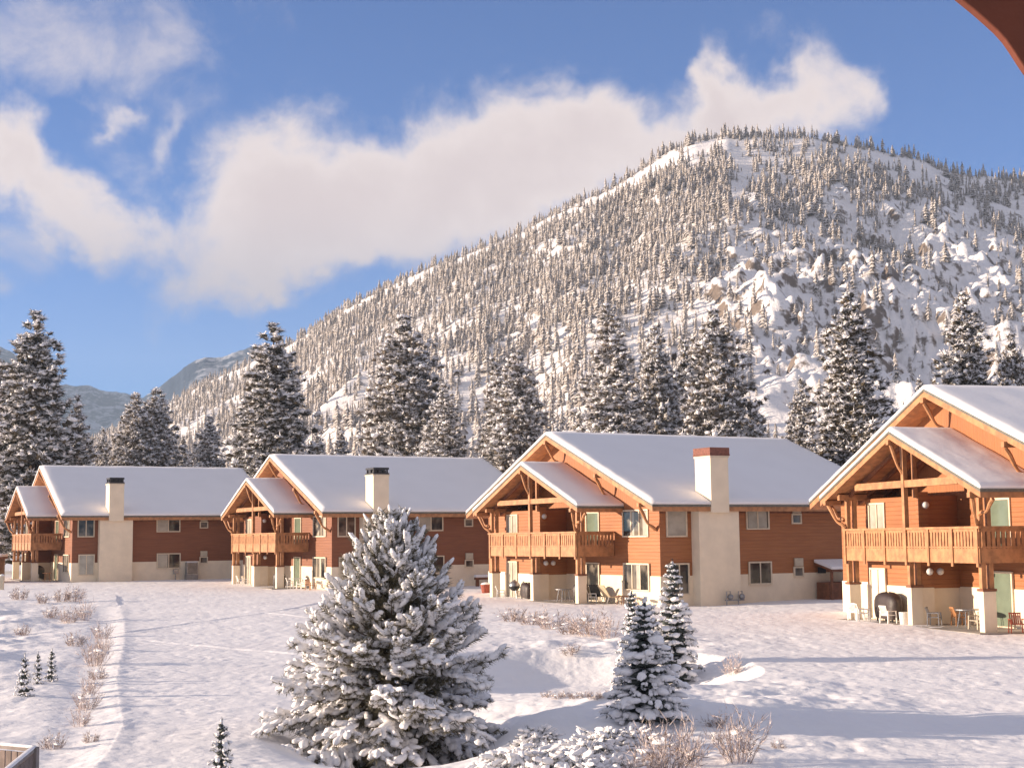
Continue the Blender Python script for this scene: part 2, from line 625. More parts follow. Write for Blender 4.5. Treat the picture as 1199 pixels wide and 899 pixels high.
def ground_z(X, Y):
    X = np.asarray(X, float)
    Y = np.asarray(Y, float)
    yy = np.clip(Y, -40, 260)
    z = -0.12 + 0.0085 * yy
    for h, res in enumerate((0.10, -0.02, -0.10, 0.03)):
        cx, cy = house_pt(h, 8, 2)
        z = z + res * np.exp(-((X - cx) ** 2 + (Y - cy) ** 2) / (2 * 13.0 ** 2))
    near = np.exp(-np.maximum(Y - 70, 0) / 25.0)
    # ditch and rough bank left of the field
    d, s_ = poly_dist(X, Y, RIM)
    left = np.where(s_ < 0, d, 0.0)
    right = np.where(s_ > 0, d, 0.0)
    ditch = -0.07 * np.exp(-((left - 0.9) / 0.6) ** 2) * (s_ < 0)
    rim = 0.03 * np.exp(-(d / 0.28) ** 2)
    bank = np.clip((left - 1.6) / 2.5, 0, 1)
    hum = bank * (0.05 + 0.38 * fbm(X * 0.42, Y * 0.30, 4, 5))
    z = z + near * (ditch + rim) * (Y < 95) + hum * np.exp(-np.maximum(Y - 75, 0) / 14.0)
    # hollow with a small pond behind the pine and the spruces
    px = np.clip(((X - 1.5) / 5.6) ** 2 + ((Y - 44.5) / 6.6) ** 2, 0, 4)
    z = z - 0.95 * (1 - np.clip((px - 0.35) / 0.75, 0, 1) ** 1.0 * 1.0) * (px < 1.1)
    # small rise the spruces grow on, falling off towards the camera
    z = z + 0.25 * np.exp(-(((X - 3.6) / 3.2) ** 2 + ((Y - 33.5) / 4.0) ** 2))
    z = z + 0.10 * fbm(X * 0.10, Y * 0.07, 3, 21) * np.exp(-np.maximum(Y - 200, 0) / 200)
    # rough snow in the planted strip between pine and lawn
    rough = np.exp(-(((X - 2.6) / 3.6) ** 2 + ((Y - 31) / 6.5) ** 2)) + np.exp(-(((X - 3.5) / 5.5) ** 2 + ((Y - 53) / 3.2) ** 2)) * 0.8 + np.exp(-(((X - 7.2) / 2.6) ** 2 + ((Y - 37) / 4) ** 2)) * 0.7
    z = z + rough * 0.22 * fbm(X * 0.9, Y * 0.7, 4, 9)
    z = z - 1.0 * np.exp(-(((X + 2.4) / 2.0) ** 2 + ((Y - 31.5) / 3.6) ** 2) ** 1.4)
    # soft lumps all over
    z = z + (0.020 * fbm(X * 0.8, Y * 0.55, 3, 3) + 0.012 * fbm(X * 1.9, Y * 1.5, 2, 8) - 0.05 * np.clip(vnoise(X * 3.6, Y * 2.0, 8) - 0.68, 0, 1)) * (Y < 140)
    for t in TRACKS:
        dd, _ = poly_dist(X, Y, t)
        z = z - (0.045 * np.exp(-(dd / 0.14) ** 2) - 0.015 * np.exp(-((dd - 0.32) / 0.14) ** 2)) * (0.6 + 0.8 * vnoise(X * 1.1, Y * 1.1, 77))
    return z


def gz(x, y):
    return float(ground_z(np.array([x]), np.array([y]))[0])


def on_ground(px, py):
    d = ray(px, py)
    t = 10.0
    for _ in range(60):
        p = CAM + d * t
        t += (p[2] - gz(p[0], p[1])) / max(-d[2], 0.02) * 0.6
    p = CAM + d * t
    return float(p[0]), float(p[1])


def build_ground():
    fine = np.radians(np.linspace(-24, 24, 900))
    left = np.radians(np.linspace(-180, -24, 90, endpoint=False))
    right = np.radians(np.linspace(24, 180, 90)[1:])
    az = np.concatenate([left, fine, right])
    r = np.concatenate([[0.5, 3, 8, 13], np.geomspace(16, 150, 520), np.geomspace(158, 9000, 46)])
    A, R = np.meshgrid(az, r)
    X, Y = R * np.sin(A), R * np.cos(A)
    Z = ground_z(X, Y)
    V = np.stack([X, Y, Z], -1).reshape(-1, 3)
    n = len(az)
    i = np.arange(len(r) - 1)[:, None] * n + np.arange(n - 1)[None, :]
    F = np.stack([i, i + 1, i + n + 1, i + n], -1).reshape(-1, 4)[:, ::-1]
    o = link("ground", np_mesh("ground", V, F, [M["ground"]], smooth=True))
    tag(o, "snow covered lawn and fields", None, None, "structure")


build_ground()


# ------------------------------------------------------------------ mountains
HILL_SIL = np.array([  # outline of the wooded mountain (bare ground, without its trees)
    (-160, 560), (0, 545), (100, 522), (150, 503), (200, 475), (240, 453), (290, 430), (340, 406), (380, 378), (420, 352), (460, 337),
    (500, 320), (560, 296), (620, 270), (680, 240), (740, 209), (780, 187), (815, 169), (850, 160), (900, 162),
    (960, 168), (1020, 179), (1080, 192), (1120, 204), (1199, 214), (1300, 232), (1450, 262), (1600, 300)], float)
HILL_RR = np.array([(-160, 1250), (200, 1250), (340, 1100), (500, 980), (700, 900), (870, 880), (1199, 900), (1600, 950)], float)
_ang = [math.atan2(ray(x, y)[0], ray(x, y)[1]) for x, y in HILL_SIL]
_elv = [ray(x, y)[2] / math.hypot(ray(x, y)[0], ray(x, y)[1]) for x, y in HILL_SIL]
R0 = 300.0


def hill_z(A, R):
    px = 599.5 + FPX * np.tan(A)
    RR = np.interp(px, HILL_RR[:, 0], HILL_RR[:, 1])
    top = np.interp(A, _ang, _elv) * RR + CAM[2]
    t = (R - R0) / (RR - R0)
    prof = np.where(t < 1, np.clip(t, 0, 1) ** 1.12, 1 - 0.55 * np.clip(t - 1, 0, 2))
    prof = np.where(t > 0.9, np.minimum(prof, 1 - 0.25 * (1 - np.clip(t, 0, 1)) - 0.5 * np.clip(t - 1, 0, 9)), prof)
    top = top * (1 + 0.012 * fbm(px / 60, px * 0, 4, 13, 0.6))
    X, Y = R * np.sin(A), R * np.cos(A)
    env = np.clip(t * 4, 0, 1) * np.clip((1.02 - t) * 4, 0.06, 1)
    rel = 15 * fbm(X / 130, Y / 160, 4, 31) + 9 * (1 - 2 * np.abs(fbm(X / 55 + 7, Y / 75, 3, 41))) - 6
    rock = rocky(px, t)
    rel = rel + rock * (12 * np.abs(fbm(X / 24, Y / 34, 4, 51)) + 9 * np.abs(fbm(X / 8, Y / 10, 3, 61)) - 3)
    return top * prof + env * rel * np.clip(top / 150, 0.15, 1) + 2.0, t


def rocky(px, t):
    a = np.exp(-((px - 920) / 120) ** 2 - ((t - 0.42) / 0.22) ** 2) + np.exp(-((px - 1120) / 130) ** 2 - ((t - 0.35) / 0.3) ** 2)
    a = a + 0.7 * np.exp(-((px - 560) / 90) ** 2 - ((t - 0.22) / 0.1) ** 2) + 0.6 * np.exp(-((px - 1090) / 150) ** 2 - ((t - 0.7) / 0.2) ** 2)
    return np.clip(a, 0, 1)


def build_hill():
    az = np.radians(np.linspace(-23, 31, 760))
    r = np.concatenate([np.linspace(R0 - 4, 1260, 330), np.linspace(1280, 2100, 12)])
    A, R = np.meshgrid(az, r)
    Z, t = hill_z(A, R)
    Z[0] = -2.0
    V = np.stack([R * np.sin(A), R * np.cos(A), Z], -1).reshape(-1, 3)
    n = len(az)
    i = np.arange(len(r) - 1)[:, None] * n + np.arange(n - 1)[None, :]
    F = np.stack([i, i + 1, i + n + 1, i + n], -1).reshape(-1, 4)[:, ::-1]
    tag(link("mountain", np_mesh("mountain", V, F, [M["hill"]], smooth=True)), "steep snowy mountain with rock outcrops", None, None, "structure")


build_hill()


def far_range(name, sil, dist, depth, seed, label):
    S = np.array(sil, float)
    px = np.linspace(S[0, 0], S[-1, 0], 260)
    py = np.interp(px, S[:, 0], S[:, 1])
    py = py + 5 * fbm(px / 26, px * 0 + seed, 4, seed)
    rows = 60
    V = np.zeros((rows, len(px), 3))
    for j in range(rows):
        t = j / (rows - 1)
        k = 1 - abs(t - 0.7) / 0.7 if t < 0.7 else 1 - (t - 0.7) / 0.3 * 0.6
        R = dist + depth * (t - 0.7)
        for i, (x, y) in enumerate(zip(px, py)):
            d = ray(x, y)
            h = d[2] / d[1] * dist + 4
            a = d[0] / d[1]
            V[j, i] = (a * R, R, h * k ** 0.9)
    nz = 60 * fbm(V[..., 0] / 260, V[..., 1] / 260, 5, seed + 3, 0.6)
    tt = np.linspace(0, 1, rows)[:, None]
    V[..., 2] += nz * np.clip(np.abs(tt - 0.7) * 5, 0, 1)
    n = len(px)
    i = np.arange(rows - 1)[:, None] * n + np.arange(n - 1)[None, :]
    F = np.stack([i, i + 1, i + n + 1, i + n], -1).reshape(-1, 4)[:, ::-1]
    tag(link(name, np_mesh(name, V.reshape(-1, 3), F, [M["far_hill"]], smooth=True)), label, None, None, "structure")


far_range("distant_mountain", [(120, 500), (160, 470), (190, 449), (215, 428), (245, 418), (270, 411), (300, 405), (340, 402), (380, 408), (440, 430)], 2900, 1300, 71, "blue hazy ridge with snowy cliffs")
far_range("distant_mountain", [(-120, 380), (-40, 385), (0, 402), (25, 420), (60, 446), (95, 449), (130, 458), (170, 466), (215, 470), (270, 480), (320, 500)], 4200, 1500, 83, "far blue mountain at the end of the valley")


# haze: the valley air, up to just above the mountains
def build_haze():
    mb = MB()
    mb.box(-2600, 3000, -120, 5600, -12, 720)
    m = bpy.data.materials.new("valley_air")
    m.use_nodes = True
    g = NT(m.node_tree)
    g.n.clear()
    o = g.new("ShaderNodeOutputMaterial")
    v = g.new("ShaderNodeVolumePrincipled")
    v.inputs["Color"].default_value = (0.60, 0.78, 1.0, 1)
    v.inputs["Density"].default_value = 0.00012
    v.inputs["Anisotropy"].default_value = 0.0
    g.l.new(v.outputs[0], o.inputs["Volume"])
    tag(mb.build("haze", m), "thin blue haze in the valley air", None, None, "stuff")


build_haze()


# ------------------------------------------------------------------ foliage helpers
def ico(sub):
    bm = bmesh.new()
    bmesh.ops.create_icosphere(bm, subdivisions=sub, radius=1.0)
    v = np.array([x.co[:] for x in bm.verts])
    f = np.array([[y.index for y in x.verts] for x in bm.faces])
    bm.free()
    return v, f


ICO1, ICO2 = ico(1), ico(2)


def frames(D):
    D = D / np.linalg.norm(D, axis=1, keepdims=True)
    up = np.where(np.abs(D[:, 2:3]) < 0.95, np.array([[0, 0, 1.0]]), np.array([[1.0, 0, 0]]))
    S = np.cross(D, up)
    S /= np.linalg.norm(S, axis=1, keepdims=True)
    U = np.cross(S, D)
    return D, S, U


class Leaf:
    """collects triangles for foliage, with material indices"""
    def __init__(s):
        s.V, s.F, s.M, s.n = [], [], [], 0

    def push(s, V, F, m):
        s.V.append(V.reshape(-1, 3))
        s.F.append(F.reshape(-1, 3) + s.n)
        s.M.append(np.full(F.reshape(-1, 3).shape[0], m))
        s.n += V.reshape(-1, 3).shape[0]

    def blobs(s, C, R, m, rng, tmpl=ICO1, jit=0.3, D=None):
        """C (n,3) centres, R (n,3) radii along D, side, up"""
        n = len(C)
        if n == 0:
            return
        tv, tf = tmpl
        P = tv[None] * (1 + jit * (rng.random((n, len(tv), 1)) * 2 - 1))
        if D is None:
            a = rng.random(n) * 6.283
            D = np.stack([np.cos(a), np.sin(a), a * 0], 1)
        D, S, U = frames(D)
        P = P * R[:, None, :]
        W = P[..., 0:1] * D[:, None] + P[..., 1:2] * S[:, None] + P[..., 2:3] * U[:, None] + C[:, None]
        F = tf[None] + (np.arange(n) * len(tv))[:, None, None]
        s.push(W, F, m)

    def spikes(s, P, D, L, wd, m, rng):
        """thin pointed triangles"""
        n = len(P)
        if n == 0:
            return
        D, S, U = frames(D)
        a = rng.random((n, 1)) * 6.283
        X = S * np.cos(a) + U * np.sin(a)
        L = np.broadcast_to(np.asarray(L, float).reshape(-1, 1), (n, 1))
        W = np.stack([P - X * wd / 2, P + X * wd / 2, P + D * L], 1)
        F = np.arange(n * 3).reshape(n, 3)
        s.push(W, F, m)

    def mesh(s, name, mats, smooth=False):
        mi = np.concatenate(s.M)
        me = np_mesh(name, np.concatenate(s.V), np.concatenate(s.F), mats, mi, smooth)
        me.polygons.foreach_set("use_smooth", (mi == len(mats) - 1) | bool(smooth))      # snow lies soft
        return me


def trunk_mesh(H, r, name="trunk", lean=0.0, top=0.97):
    mb = MB()
    rng = random.Random(H)
    pts, rad = [], []
    for i in range(9):
        t = i / 8
        pts.append((lean * t * t * H + rng.uniform(-.02, .02) * r * 5, rng.uniform(-.02, .02) * r * 5, -0.6 + (H * top + 0.6) * t))
        rad.append(r * (1.25 if i == 0 else 1) * (1 - 0.93 * t))
    mb.tube(pts, rad, 8)
    me = bpy.data.meshes.new(name)
    me.from_pydata(mb.v, [], mb.f)
    me.materials.append(M["bark"])
    me.update()
    return me


def valley_crown(seed, H, R, cb=0.1, power=0.8, fluff=1.0, snow=1.0, gap=0.14, ndl="pale_needles"):
    """crown of a tall snow-laden pine: boughs carrying tufts of needles with snow pillows on them"""
    rng = np.random.default_rng(seed)
    L = Leaf()
    C, Dn, Rn = [], [], []
    z = cb * H
    k = rng.random() * 6
    tops = rng.random(12)
    while z < H * 0.985:
        t = (z / H - cb) / (1 - cb)
        nb = int(7 + 5 * (1 - t))
        for b in range(nb):
            if rng.random() < gap:
                continue
            a = k + b * 6.283 / nb + rng.normal(0, 0.25)
            sect = 0.85 + 0.3 * tops[int((a % 6.283) / 6.283 * 12) % 12]
            prof = (1 - t) ** power * min(1.0, 0.62 + t * 3.0) * min(1.0, 0.25 + 4.5 * (1 - t))
            ln = R * prof * sect * rng.uniform(0.72, 1.15)
            zz = z + rng.normal(0, 0.25)
            rise = rng.uniform(-0.25, 0.15) + 0.40 * t
            m = max(1, int(ln / 0.44))
            if t > 0.9 and b % 2:
                continue
            for i in range(m):
                s_ = (i + 0.7) / m if m > 1 else 0.8
                if s_ < 0.22 and ln > 2:
                    continue
                off = rng.normal(0, 0.20 + 0.12 * ln * s_ * 0.5, 3) * (1, 1, 0.9)
                x = s_ * ln
                C.append((math.cos(a) * x + off[0], math.sin(a) * x + off[1], zz + rise * x + 0.10 * s_ * s_ * ln + off[2]))
                Dn.append((math.cos(a), math.sin(a), 0.2))
                Rn.append(rng.uniform(0.26, 0.52) * fluff * (0.8 + 0.2 * (1 - t)))
        k += 0.7
        z += 0.46 * (1 - 0.35 * t)
    C, Dn, Rn = np.array(C), np.array(Dn), np.array(Rn)
    C[:, 2] = np.minimum(C[:, 2], H)
    n = len(C)
    # needle tufts
    L.blobs(C, np.stack([Rn * .75, Rn * .65, Rn * 0.6], 1), 0, rng, ICO1, 0.5, Dn + rng.normal(0, .5, (n, 3)))
    rep = 22
    P = np.repeat(C, rep, 0)
    dd = rng.normal(0, 1, (n * rep, 3)) + np.repeat(Dn, rep, 0) * 0.6
    dd[:, 2] = dd[:, 2] * 0.7 - 0.1
    L.spikes(P, dd, np.repeat(Rn, rep) * rng.uniform(1.1, 1.9, n * rep), 0.11, 0, rng)
    dd = rng.normal(0, 1, (n * 9, 3)) + np.repeat(Dn, 9, 0) * 0.8
    dd[:, 2] = np.abs(dd[:, 2]) * 0.6
    L.spikes(np.repeat(C, 9, 0) + np.array([0, 0, .1]), dd, np.repeat(Rn, 9) * rng.uniform(1.1, 1.9, n * 9), 0.13, 2, rng)
    # snow pillows
    keep2 = rng.random(n) < 0.6 * snow
    k2 = keep2.sum()
    R2 = Rn[keep2] * rng.uniform(0.3, 0.55, k2)
    L.blobs(C[keep2] + rng.normal(0, .22, (k2, 3)), np.stack([R2 * 1.2, R2, R2 * .8], 1), 2, rng, ICO1, 0.3, Dn[keep2] + rng.normal(0, .4, (k2, 3)))
    keep = rng.random(n) < 0.84 * snow
    Cs = C[keep] + np.stack([rng.normal(0, .08, keep.sum()), rng.normal(0, .08, keep.sum()), Rn[keep] * rng.uniform(0.30, 0.5, keep.sum())], 1)
    Rs = Rn[keep] * rng.uniform(0.40, 0.72, keep.sum())
    L.blobs(Cs, np.stack([Rs * 1.15, Rs * 0.95, Rs * 0.78], 1), 2, rng, ICO1, 0.30, Dn[keep] + rng.normal(0, .4, (keep.sum(), 3)))
    return L.mesh("crown", [M[ndl], M[ndl], M["snow"]])


# ------------------------------------------------------------------ the pines behind the houses
def build_valley_trees():
    protos = {
        "dark": valley_crown(11, 25, 4.3, 0.08, 0.62, 1.0, 0.9, 0.14, "needles"),
        "wide": valley_crown(12, 25, 5.2, 0.08, 0.52, 1.05, 1.0),
        "slim": valley_crown(13, 25, 3.6, 0.08, 0.66, 0.95, 0.95),
        "ragged": valley_crown(14, 25, 4.6, 0.10, 0.58, 1.05, 1.0, 0.26),
        "snowy": valley_crown(15, 25, 4.6, 0.06, 0.72, 0.9, 1.2),
    }
    rmax = dict(dark=4.3, wide=5.2, slim=3.6, ragged=4.6, snowy=4.6)
    tr = trunk_mesh(25, 0.42)
    G = "tall snow-laden pines behind the chalets"
    # px of the axis, py of the tip, width in px at the widest, distance, shape, label
    T = [
        (43, 366, 108, 152, "dark", "tallest dark pine at the left edge, behind the farthest chalet"),
        (-6, 402, 80, 160, "ragged", "pine half cut off by the left edge of the picture"),
        (92, 468, 52, 158, "slim", "slim pine close on the right of the tall dark pine at the left edge"),
        (121, 500, 42, 175, "snowy", "small pale pine above the farthest chalet's front gable"),
        (160, 462, 66, 165, "wide", "left half of the twin broad pine above the farthest chalet's chimney"),
        (182, 452, 70, 168, "ragged", "right half of the twin broad pine above the farthest chalet"),
        (214, 512, 30, 172, "slim", "very small pine between the twin pine and the farthest chalet's last roof third"),
        (246, 484, 62, 160, "snowy", "short cone-shaped pine above the far end of the farthest chalet's roof"),
        (320, 380, 104, 146, "dark", "tall dark pine standing behind the gap between the two farthest chalets"),
        (372, 500, 40, 175, "snowy", "small frosted pine right of the tall dark pine, above a chalet ridge"),
        (400, 502, 40, 170, "slim", "small frosted pine left of the broad pine above the second chalet"),
        (474, 372, 118, 138, "wide", "broad tall pine above the chimney of the second chalet"),
        (520, 446, 78, 130, "snowy", "shorter bright pine leaning on the right of the broad tall pine"),
        (581, 421, 60, 128, "slim", "left one of the two close pines above the second chalet's roof end"),
        (607, 409, 82, 124, "ragged", "right one of the two close pines, just left of the third chalet's gable"),
        (655, 500, 44, 150, "snowy", "small frosted pine peeping over the third chalet's gable"),
        (712, 360, 96, 118, "slim", "slender tall pine above the third chalet, left of its chimney"),
        (768, 376, 70, 128, "ragged", "brownish ragged pine between two taller ones above the third chalet"),
        (802, 400, 60, 136, "dark", "dark pine tucked behind the tall pine above the red chimney"),
        (836, 364, 104, 116, "wide", "tall broad pine directly above the red topped chimney"),
        (884, 470, 46, 130, "slim", "thin low pine right of the tall pine above the red topped chimney"),
        (938, 440, 66, 122, "snowy", "pale frosted pine above the far end of the third chalet's roof"),
        (992, 344, 104, 98, "dark", "tall dark pine between the third chalet and the nearest one"),
        (1128, 344, 92, 118, "dark", "dark pine rising above the roof of the nearest chalet"),
        (1184, 392, 66, 120, "wide", "dark pine at the right edge above the nearest chalet's roof"),
        (1076, 440, 50, 135, "snowy", "pale pine just above the ridge point of the nearest chalet"),
    ]
    for i, (px, py, wpx, Y, shape, label) in enumerate(T):
        d = ray(px, py)
        X, zt = d[0] / d[1] * Y, CAM[2] + d[2] / d[1] * Y
        zb = gz(X, Y) - 0.2
        H = zt - zb
        # crowns widen downwards: keep the photograph's breadth at the lower part that shows
        R = wpx / FPX * Y / 2 * 1.28
        e = empty("pine_tree", (X, Y, zb), i * 2.399, label, "tree", G)
        k = R / rmax[shape]
        e.scale = (k, k, H / 25.0)
        link("crown", protos[shape], e)
        link("trunk", tr, e)


build_valley_trees()


# ------------------------------------------------------------------ forest on the mountain
def hill_tree(seed, H, R):
    rng = np.random.default_rng(seed)
    V, F = [], []
    lay = 7
    for i in range(lay):
        t = i / lay
        z0 = H * (0.06 + 0.86 * t)
        z1 = z0 + H * 0.20
        n = 7
        r = R * (1 - t) ** 0.6 * rng.uniform(0.7, 1.2)
        o = len(V)
        V.append((rng.normal(0, .05), rng.normal(0, .05), min(z1, H)))
        for k in range(n * 2):
            a = math.pi * k / n + rng.normal(0, .12) + i
            rr = r * (rng.uniform(0.7, 1.25) if k % 2 else rng.uniform(0.25, 0.6))
            V.append((rr * math.cos(a), rr * math.sin(a), z0 + (rng.uniform(-.06, .05) if k % 2 else .06) * H))
        for k in range(n * 2):
            F.append((o, o + 1 + k, o + 1 + (k + 1) % (n * 2)))
    return np.array(V, float), np.array(F)


def density(px, t):
    """how thickly the mountain is wooded"""
    clump = fbm(px / 38, t * 10, 4, 91, 0.65)
    d = np.where(px < 860, 0.95, 0.30)
    d = d * np.where((px > 845) & (t > 0.60), 1.6, 1.0)
    d = d + clump * np.where(px < 820, 0.75, 1.25)
    d = d * (1 - 0.88 * np.clip(np.exp(-((px - 920) / 95) ** 2 - ((t - 0.46) / 0.17) ** 2) + 0.9 * np.exp(-((px - 600) / 70) ** 2 - ((t - 0.25) / 0.085) ** 2), 0, 1))
    d = d * np.where(px > 1000, 0.68, 1)
    # open snow strip under the left skyline and below the summit
    d = d * (1 - 0.92 * ((px < 860) & (t > 0.93) & (t < 0.995)))
    d = d * (1 - 0.5 * np.exp(-((px - 905) / 60) ** 2 - ((t - 0.93) / 0.05) ** 2))
    d = d + 0.9 * ((t > 0.985) & (t < 1.02)) * (0.4 + vnoise(px / 14, px * 0, 4))
    return np.clip(d, 0.02, 1.6)


def build_forest():
    rng = np.random.default_rng(5)
    N = 80000
    px = rng.uniform(-60, 1330, N)
    A = np.arctan((px - 599.5) / FPX)
    RRm = np.interp(px, HILL_RR[:, 0], HILL_RR[:, 1])
    R = np.sqrt(rng.uniform(0, 1, N)) * (RRm * 1.03 - R0) + R0 + 2
    z, t = hill_z(A, R)
    want = density(px, t)
    keep = rng.random(N) < want * 0.42 * np.where(px < 330, 0.7, 1)
    px, A, R, z, t = px[keep], A[keep], R[keep], z[keep], t[keep]
    n = len(px)
    H = (2.8 + 7.9 * rng.random(n) ** 1.9) * np.where(t > 0.93, 0.9, 1.0) * np.where(rng.random(n) < 0.15, 0.6, 1.0)
    X, Y = R * np.sin(A), R * np.cos(A)
    protos = [hill_tree(s_, 10.0, rr) for s_, rr in ((1, 1.9), (2, 2.4), (3, 1.6), (4, 2.8), (5, 2.1), (6, 1.4))]
    pid = rng.integers(0, 6, n)
    app = H / Y
    # the ones that show largest: near, and above the line of roofs and pines
    qx, qy = project(X, Y, z + H * 0.6)
    vis = (qx > 5) & (qx < 1195) & (qy < 495)
    order = np.argsort(-np.where(vis, app, 0))
    single = np.zeros(n, bool)
    single[order[:300]] = True
    meshes = [np_mesh("hill_conifer", v, f, [M["hill_needles"]]) for v, f in protos]
    for i in np.nonzero(single)[0]:
        o = link("mountain_conifer", meshes[pid[i]], None, (X[i], Y[i], z[i] - 0.5), float(rng.random() * 6.28))
        s_ = H[i] / 10.0
        o.scale = (s_ * 1.05, s_ * 1.05, s_)
        tag(o, "slender snow-dusted conifer on the lower mountain slope", "tree", "conifers on the lower mountain slope")
    Vs, Fs, off = [], [], 0
    for p in range(6):
        idx = np.nonzero((pid == p) & ~single)[0]
        v, f = protos[p]
        a = rng.random(len(idx)) * 6.283
        s_ = H[idx] / 10.0
        wid = s_ * rng.uniform(0.8, 1.25, len(idx))
        W = np.stack([(v[None, :, 0] * np.cos(a)[:, None] - v[None, :, 1] * np.sin(a)[:, None]) * wid[:, None] + X[idx][:, None],
                      (v[None, :, 0] * np.sin(a)[:, None] + v[None, :, 1] * np.cos(a)[:, None]) * wid[:, None] + Y[idx][:, None],
                      v[None, :, 2] * s_[:, None] + z[idx][:, None] - 0.5], -1)
        Fs.append((f[None] + (np.arange(len(idx)) * len(v))[:, None, None] + off).reshape(-1, 3))
        Vs.append(W.reshape(-1, 3))
        off += W.shape[0] * W.shape[1]
    o = link("mountain_forest", np_mesh("mountain_forest", np.concatenate(Vs), np.concatenate(Fs), [M["hill_needles"]]))
    tag(o, "snow-dusted conifer forest covering the mountain", "forest", None, "stuff")
    print("forest", n)


build_forest()


# ------------------------------------------------------------------ chalets
def roof_chevron(mb, uR, uA, uL, zE, zA, th, v0, v1, ext=0.0):
    """sloped slab pair; local frame x = v (depth), y = u (leftwards)"""
    k1, k2 = (zA - zE) / (uA - uR), (zA - zE) / (uL - uA)
    poly = [(uR - ext, zE - k1 * ext), (uA, zA), (uL + ext, zE - k2 * ext), (uL + ext, zE - k2 * ext - th), (uA, zA - th), (uR - ext, zE - k1 * ext - th)]
    mb.prism(poly, "x", v0, v1)


def snow_slab(name, parent, uR, uA, uL, zE, zA, th, v0, v1, seed, inset=0.03):
    """blanket of snow on both slopes, with a soft uneven top and rounded rims"""
    us = np.concatenate([np.linspace(uR + inset, uA, 26), np.linspace(uA, uL - inset, 26)[1:]])
    vv = np.linspace(v0 + inset, v1 - inset, 44)
    U, Vv = np.meshgrid(us, vv)
    base = np.where(U < uA, zE + (zA - zE) * (U - uR) / (uA - uR), zA - (zA - zE) * (U - uA) / (uL - uA))
    edge = np.minimum(np.minimum(U - us[0], us[-1] - U), np.minimum(Vv - vv[0], vv[-1] - Vv))
    rnd = np.sqrt(np.clip(edge / 0.16, 0, 1))
    h = th * (0.72 + 0.28 * rnd) + 0.035 * fbm(U * 1.3 + seed, Vv * 1.1, 3, seed)
    top = base + h
    n, m = len(us), len(vv)
    V = np.concatenate([np.stack([Vv, U, top], -1).reshape(-1, 3), np.stack([Vv, U, base + 0.004], -1).reshape(-1, 3)])
    i = np.arange(m - 1)[:, None] * n + np.arange(n - 1)[None, :]
    F = np.stack([i, i + n, i + n + 1, i + 1], -1).reshape(-1, 4)
    off = n * m
    ring = [(r, 0) for r in range(m - 1)] + [(m - 1, c) for c in range(n - 1)] + [(r, n - 1) for r in range(m - 1, 0, -1)] + [(0, c) for c in range(n - 1, 0, -1)]
    ids = [r * n + c for r, c in ring]
    S = [(a, b, b + off, a + off) for a, b in zip(ids, ids[1:] + ids[:1])]
    F = np.concatenate([F, F[:, ::-1] + off, np.array(S)])
    me = np_mesh(name, V, F, [M["roof_snow"]])
    bm = bmesh.new()
    bm.from_mesh(me)
    bmesh.ops.recalc_face_normals(bm, faces=bm.faces)
    bm.to_mesh(me)
    bm.free()
    return link(name, me, parent)


def window(root, face, a0, a1, z0, z1, panes=2, glass="glass", name="window", frame="trim", curtain=None):
    """face ('v', k): on a front wall at depth k; ('u', k): on the side wall"""
    ax, k = face
    mb = MB()
    fw = 0.085

    def bx(b, p0, p1, q0, q1, d0, d1):
        if ax == "v":
            b.box(k + d0, k + d1, p0, p1, q0, q1)
        else:
            b.box(p0, p1, k + d0, k + d1, q0, q1)
    bx(mb, a0 - fw, a0, z0 - fw, z1 + fw, -0.07, 0.02)
    bx(mb, a1, a1 + fw, z0 - fw, z1 + fw, -0.07, 0.02)
    bx(mb, a0, a1, z1, z1 + fw, -0.07, 0.02)
    bx(mb, a0, a1, z0 - fw, z0, -0.09, 0.02)
    for i in range(1, panes):
        c = a0 + (a1 - a0) * i / panes
        bx(mb, c - 0.035, c + 0.035, z0, z1, -0.06, 0.02)
    wroot = MB()
    g = MB()
    for i in range(panes):
        s0, s1 = a0 + (a1 - a0) * i / panes, a0 + (a1 - a0) * (i + 1) / panes
        bx(g, s0, s1, z0, z1, -0.02, 0.015)
    o = mb.build(name, frame, root)
    g.build("pane", glass, o)
    if curtain:
        for p0, p1 in curtain:
            c = MB()
            bx(c, a0 + (a1 - a0) * p0, a0 + (a1 - a0) * p1, z0 + 0.02, z1 - 0.02, -0.026, -0.02)
            c.build("curtain", "pale_glass", o)
    return o


def brace(root, a, b, sag=0.18, r=0.085):
    """curved, slightly knobbly log bracket"""
    a, b = Vector(a), Vector(b)
    mb = MB()
    pts, rad = [], []
    for i in range(10):
        t = i / 9
        p = a.lerp(b, t)
        p.z += -sag * math.sin(math.pi * t) + 0.05 * math.sin(3 * math.pi * t)
        pts.append(p)
        rad.append(r * (1.0 + 0.25 * math.sin(t * 9.0)))
    mb.tube(pts, rad, 7)
    return mb.build("bracket", "timber", root)


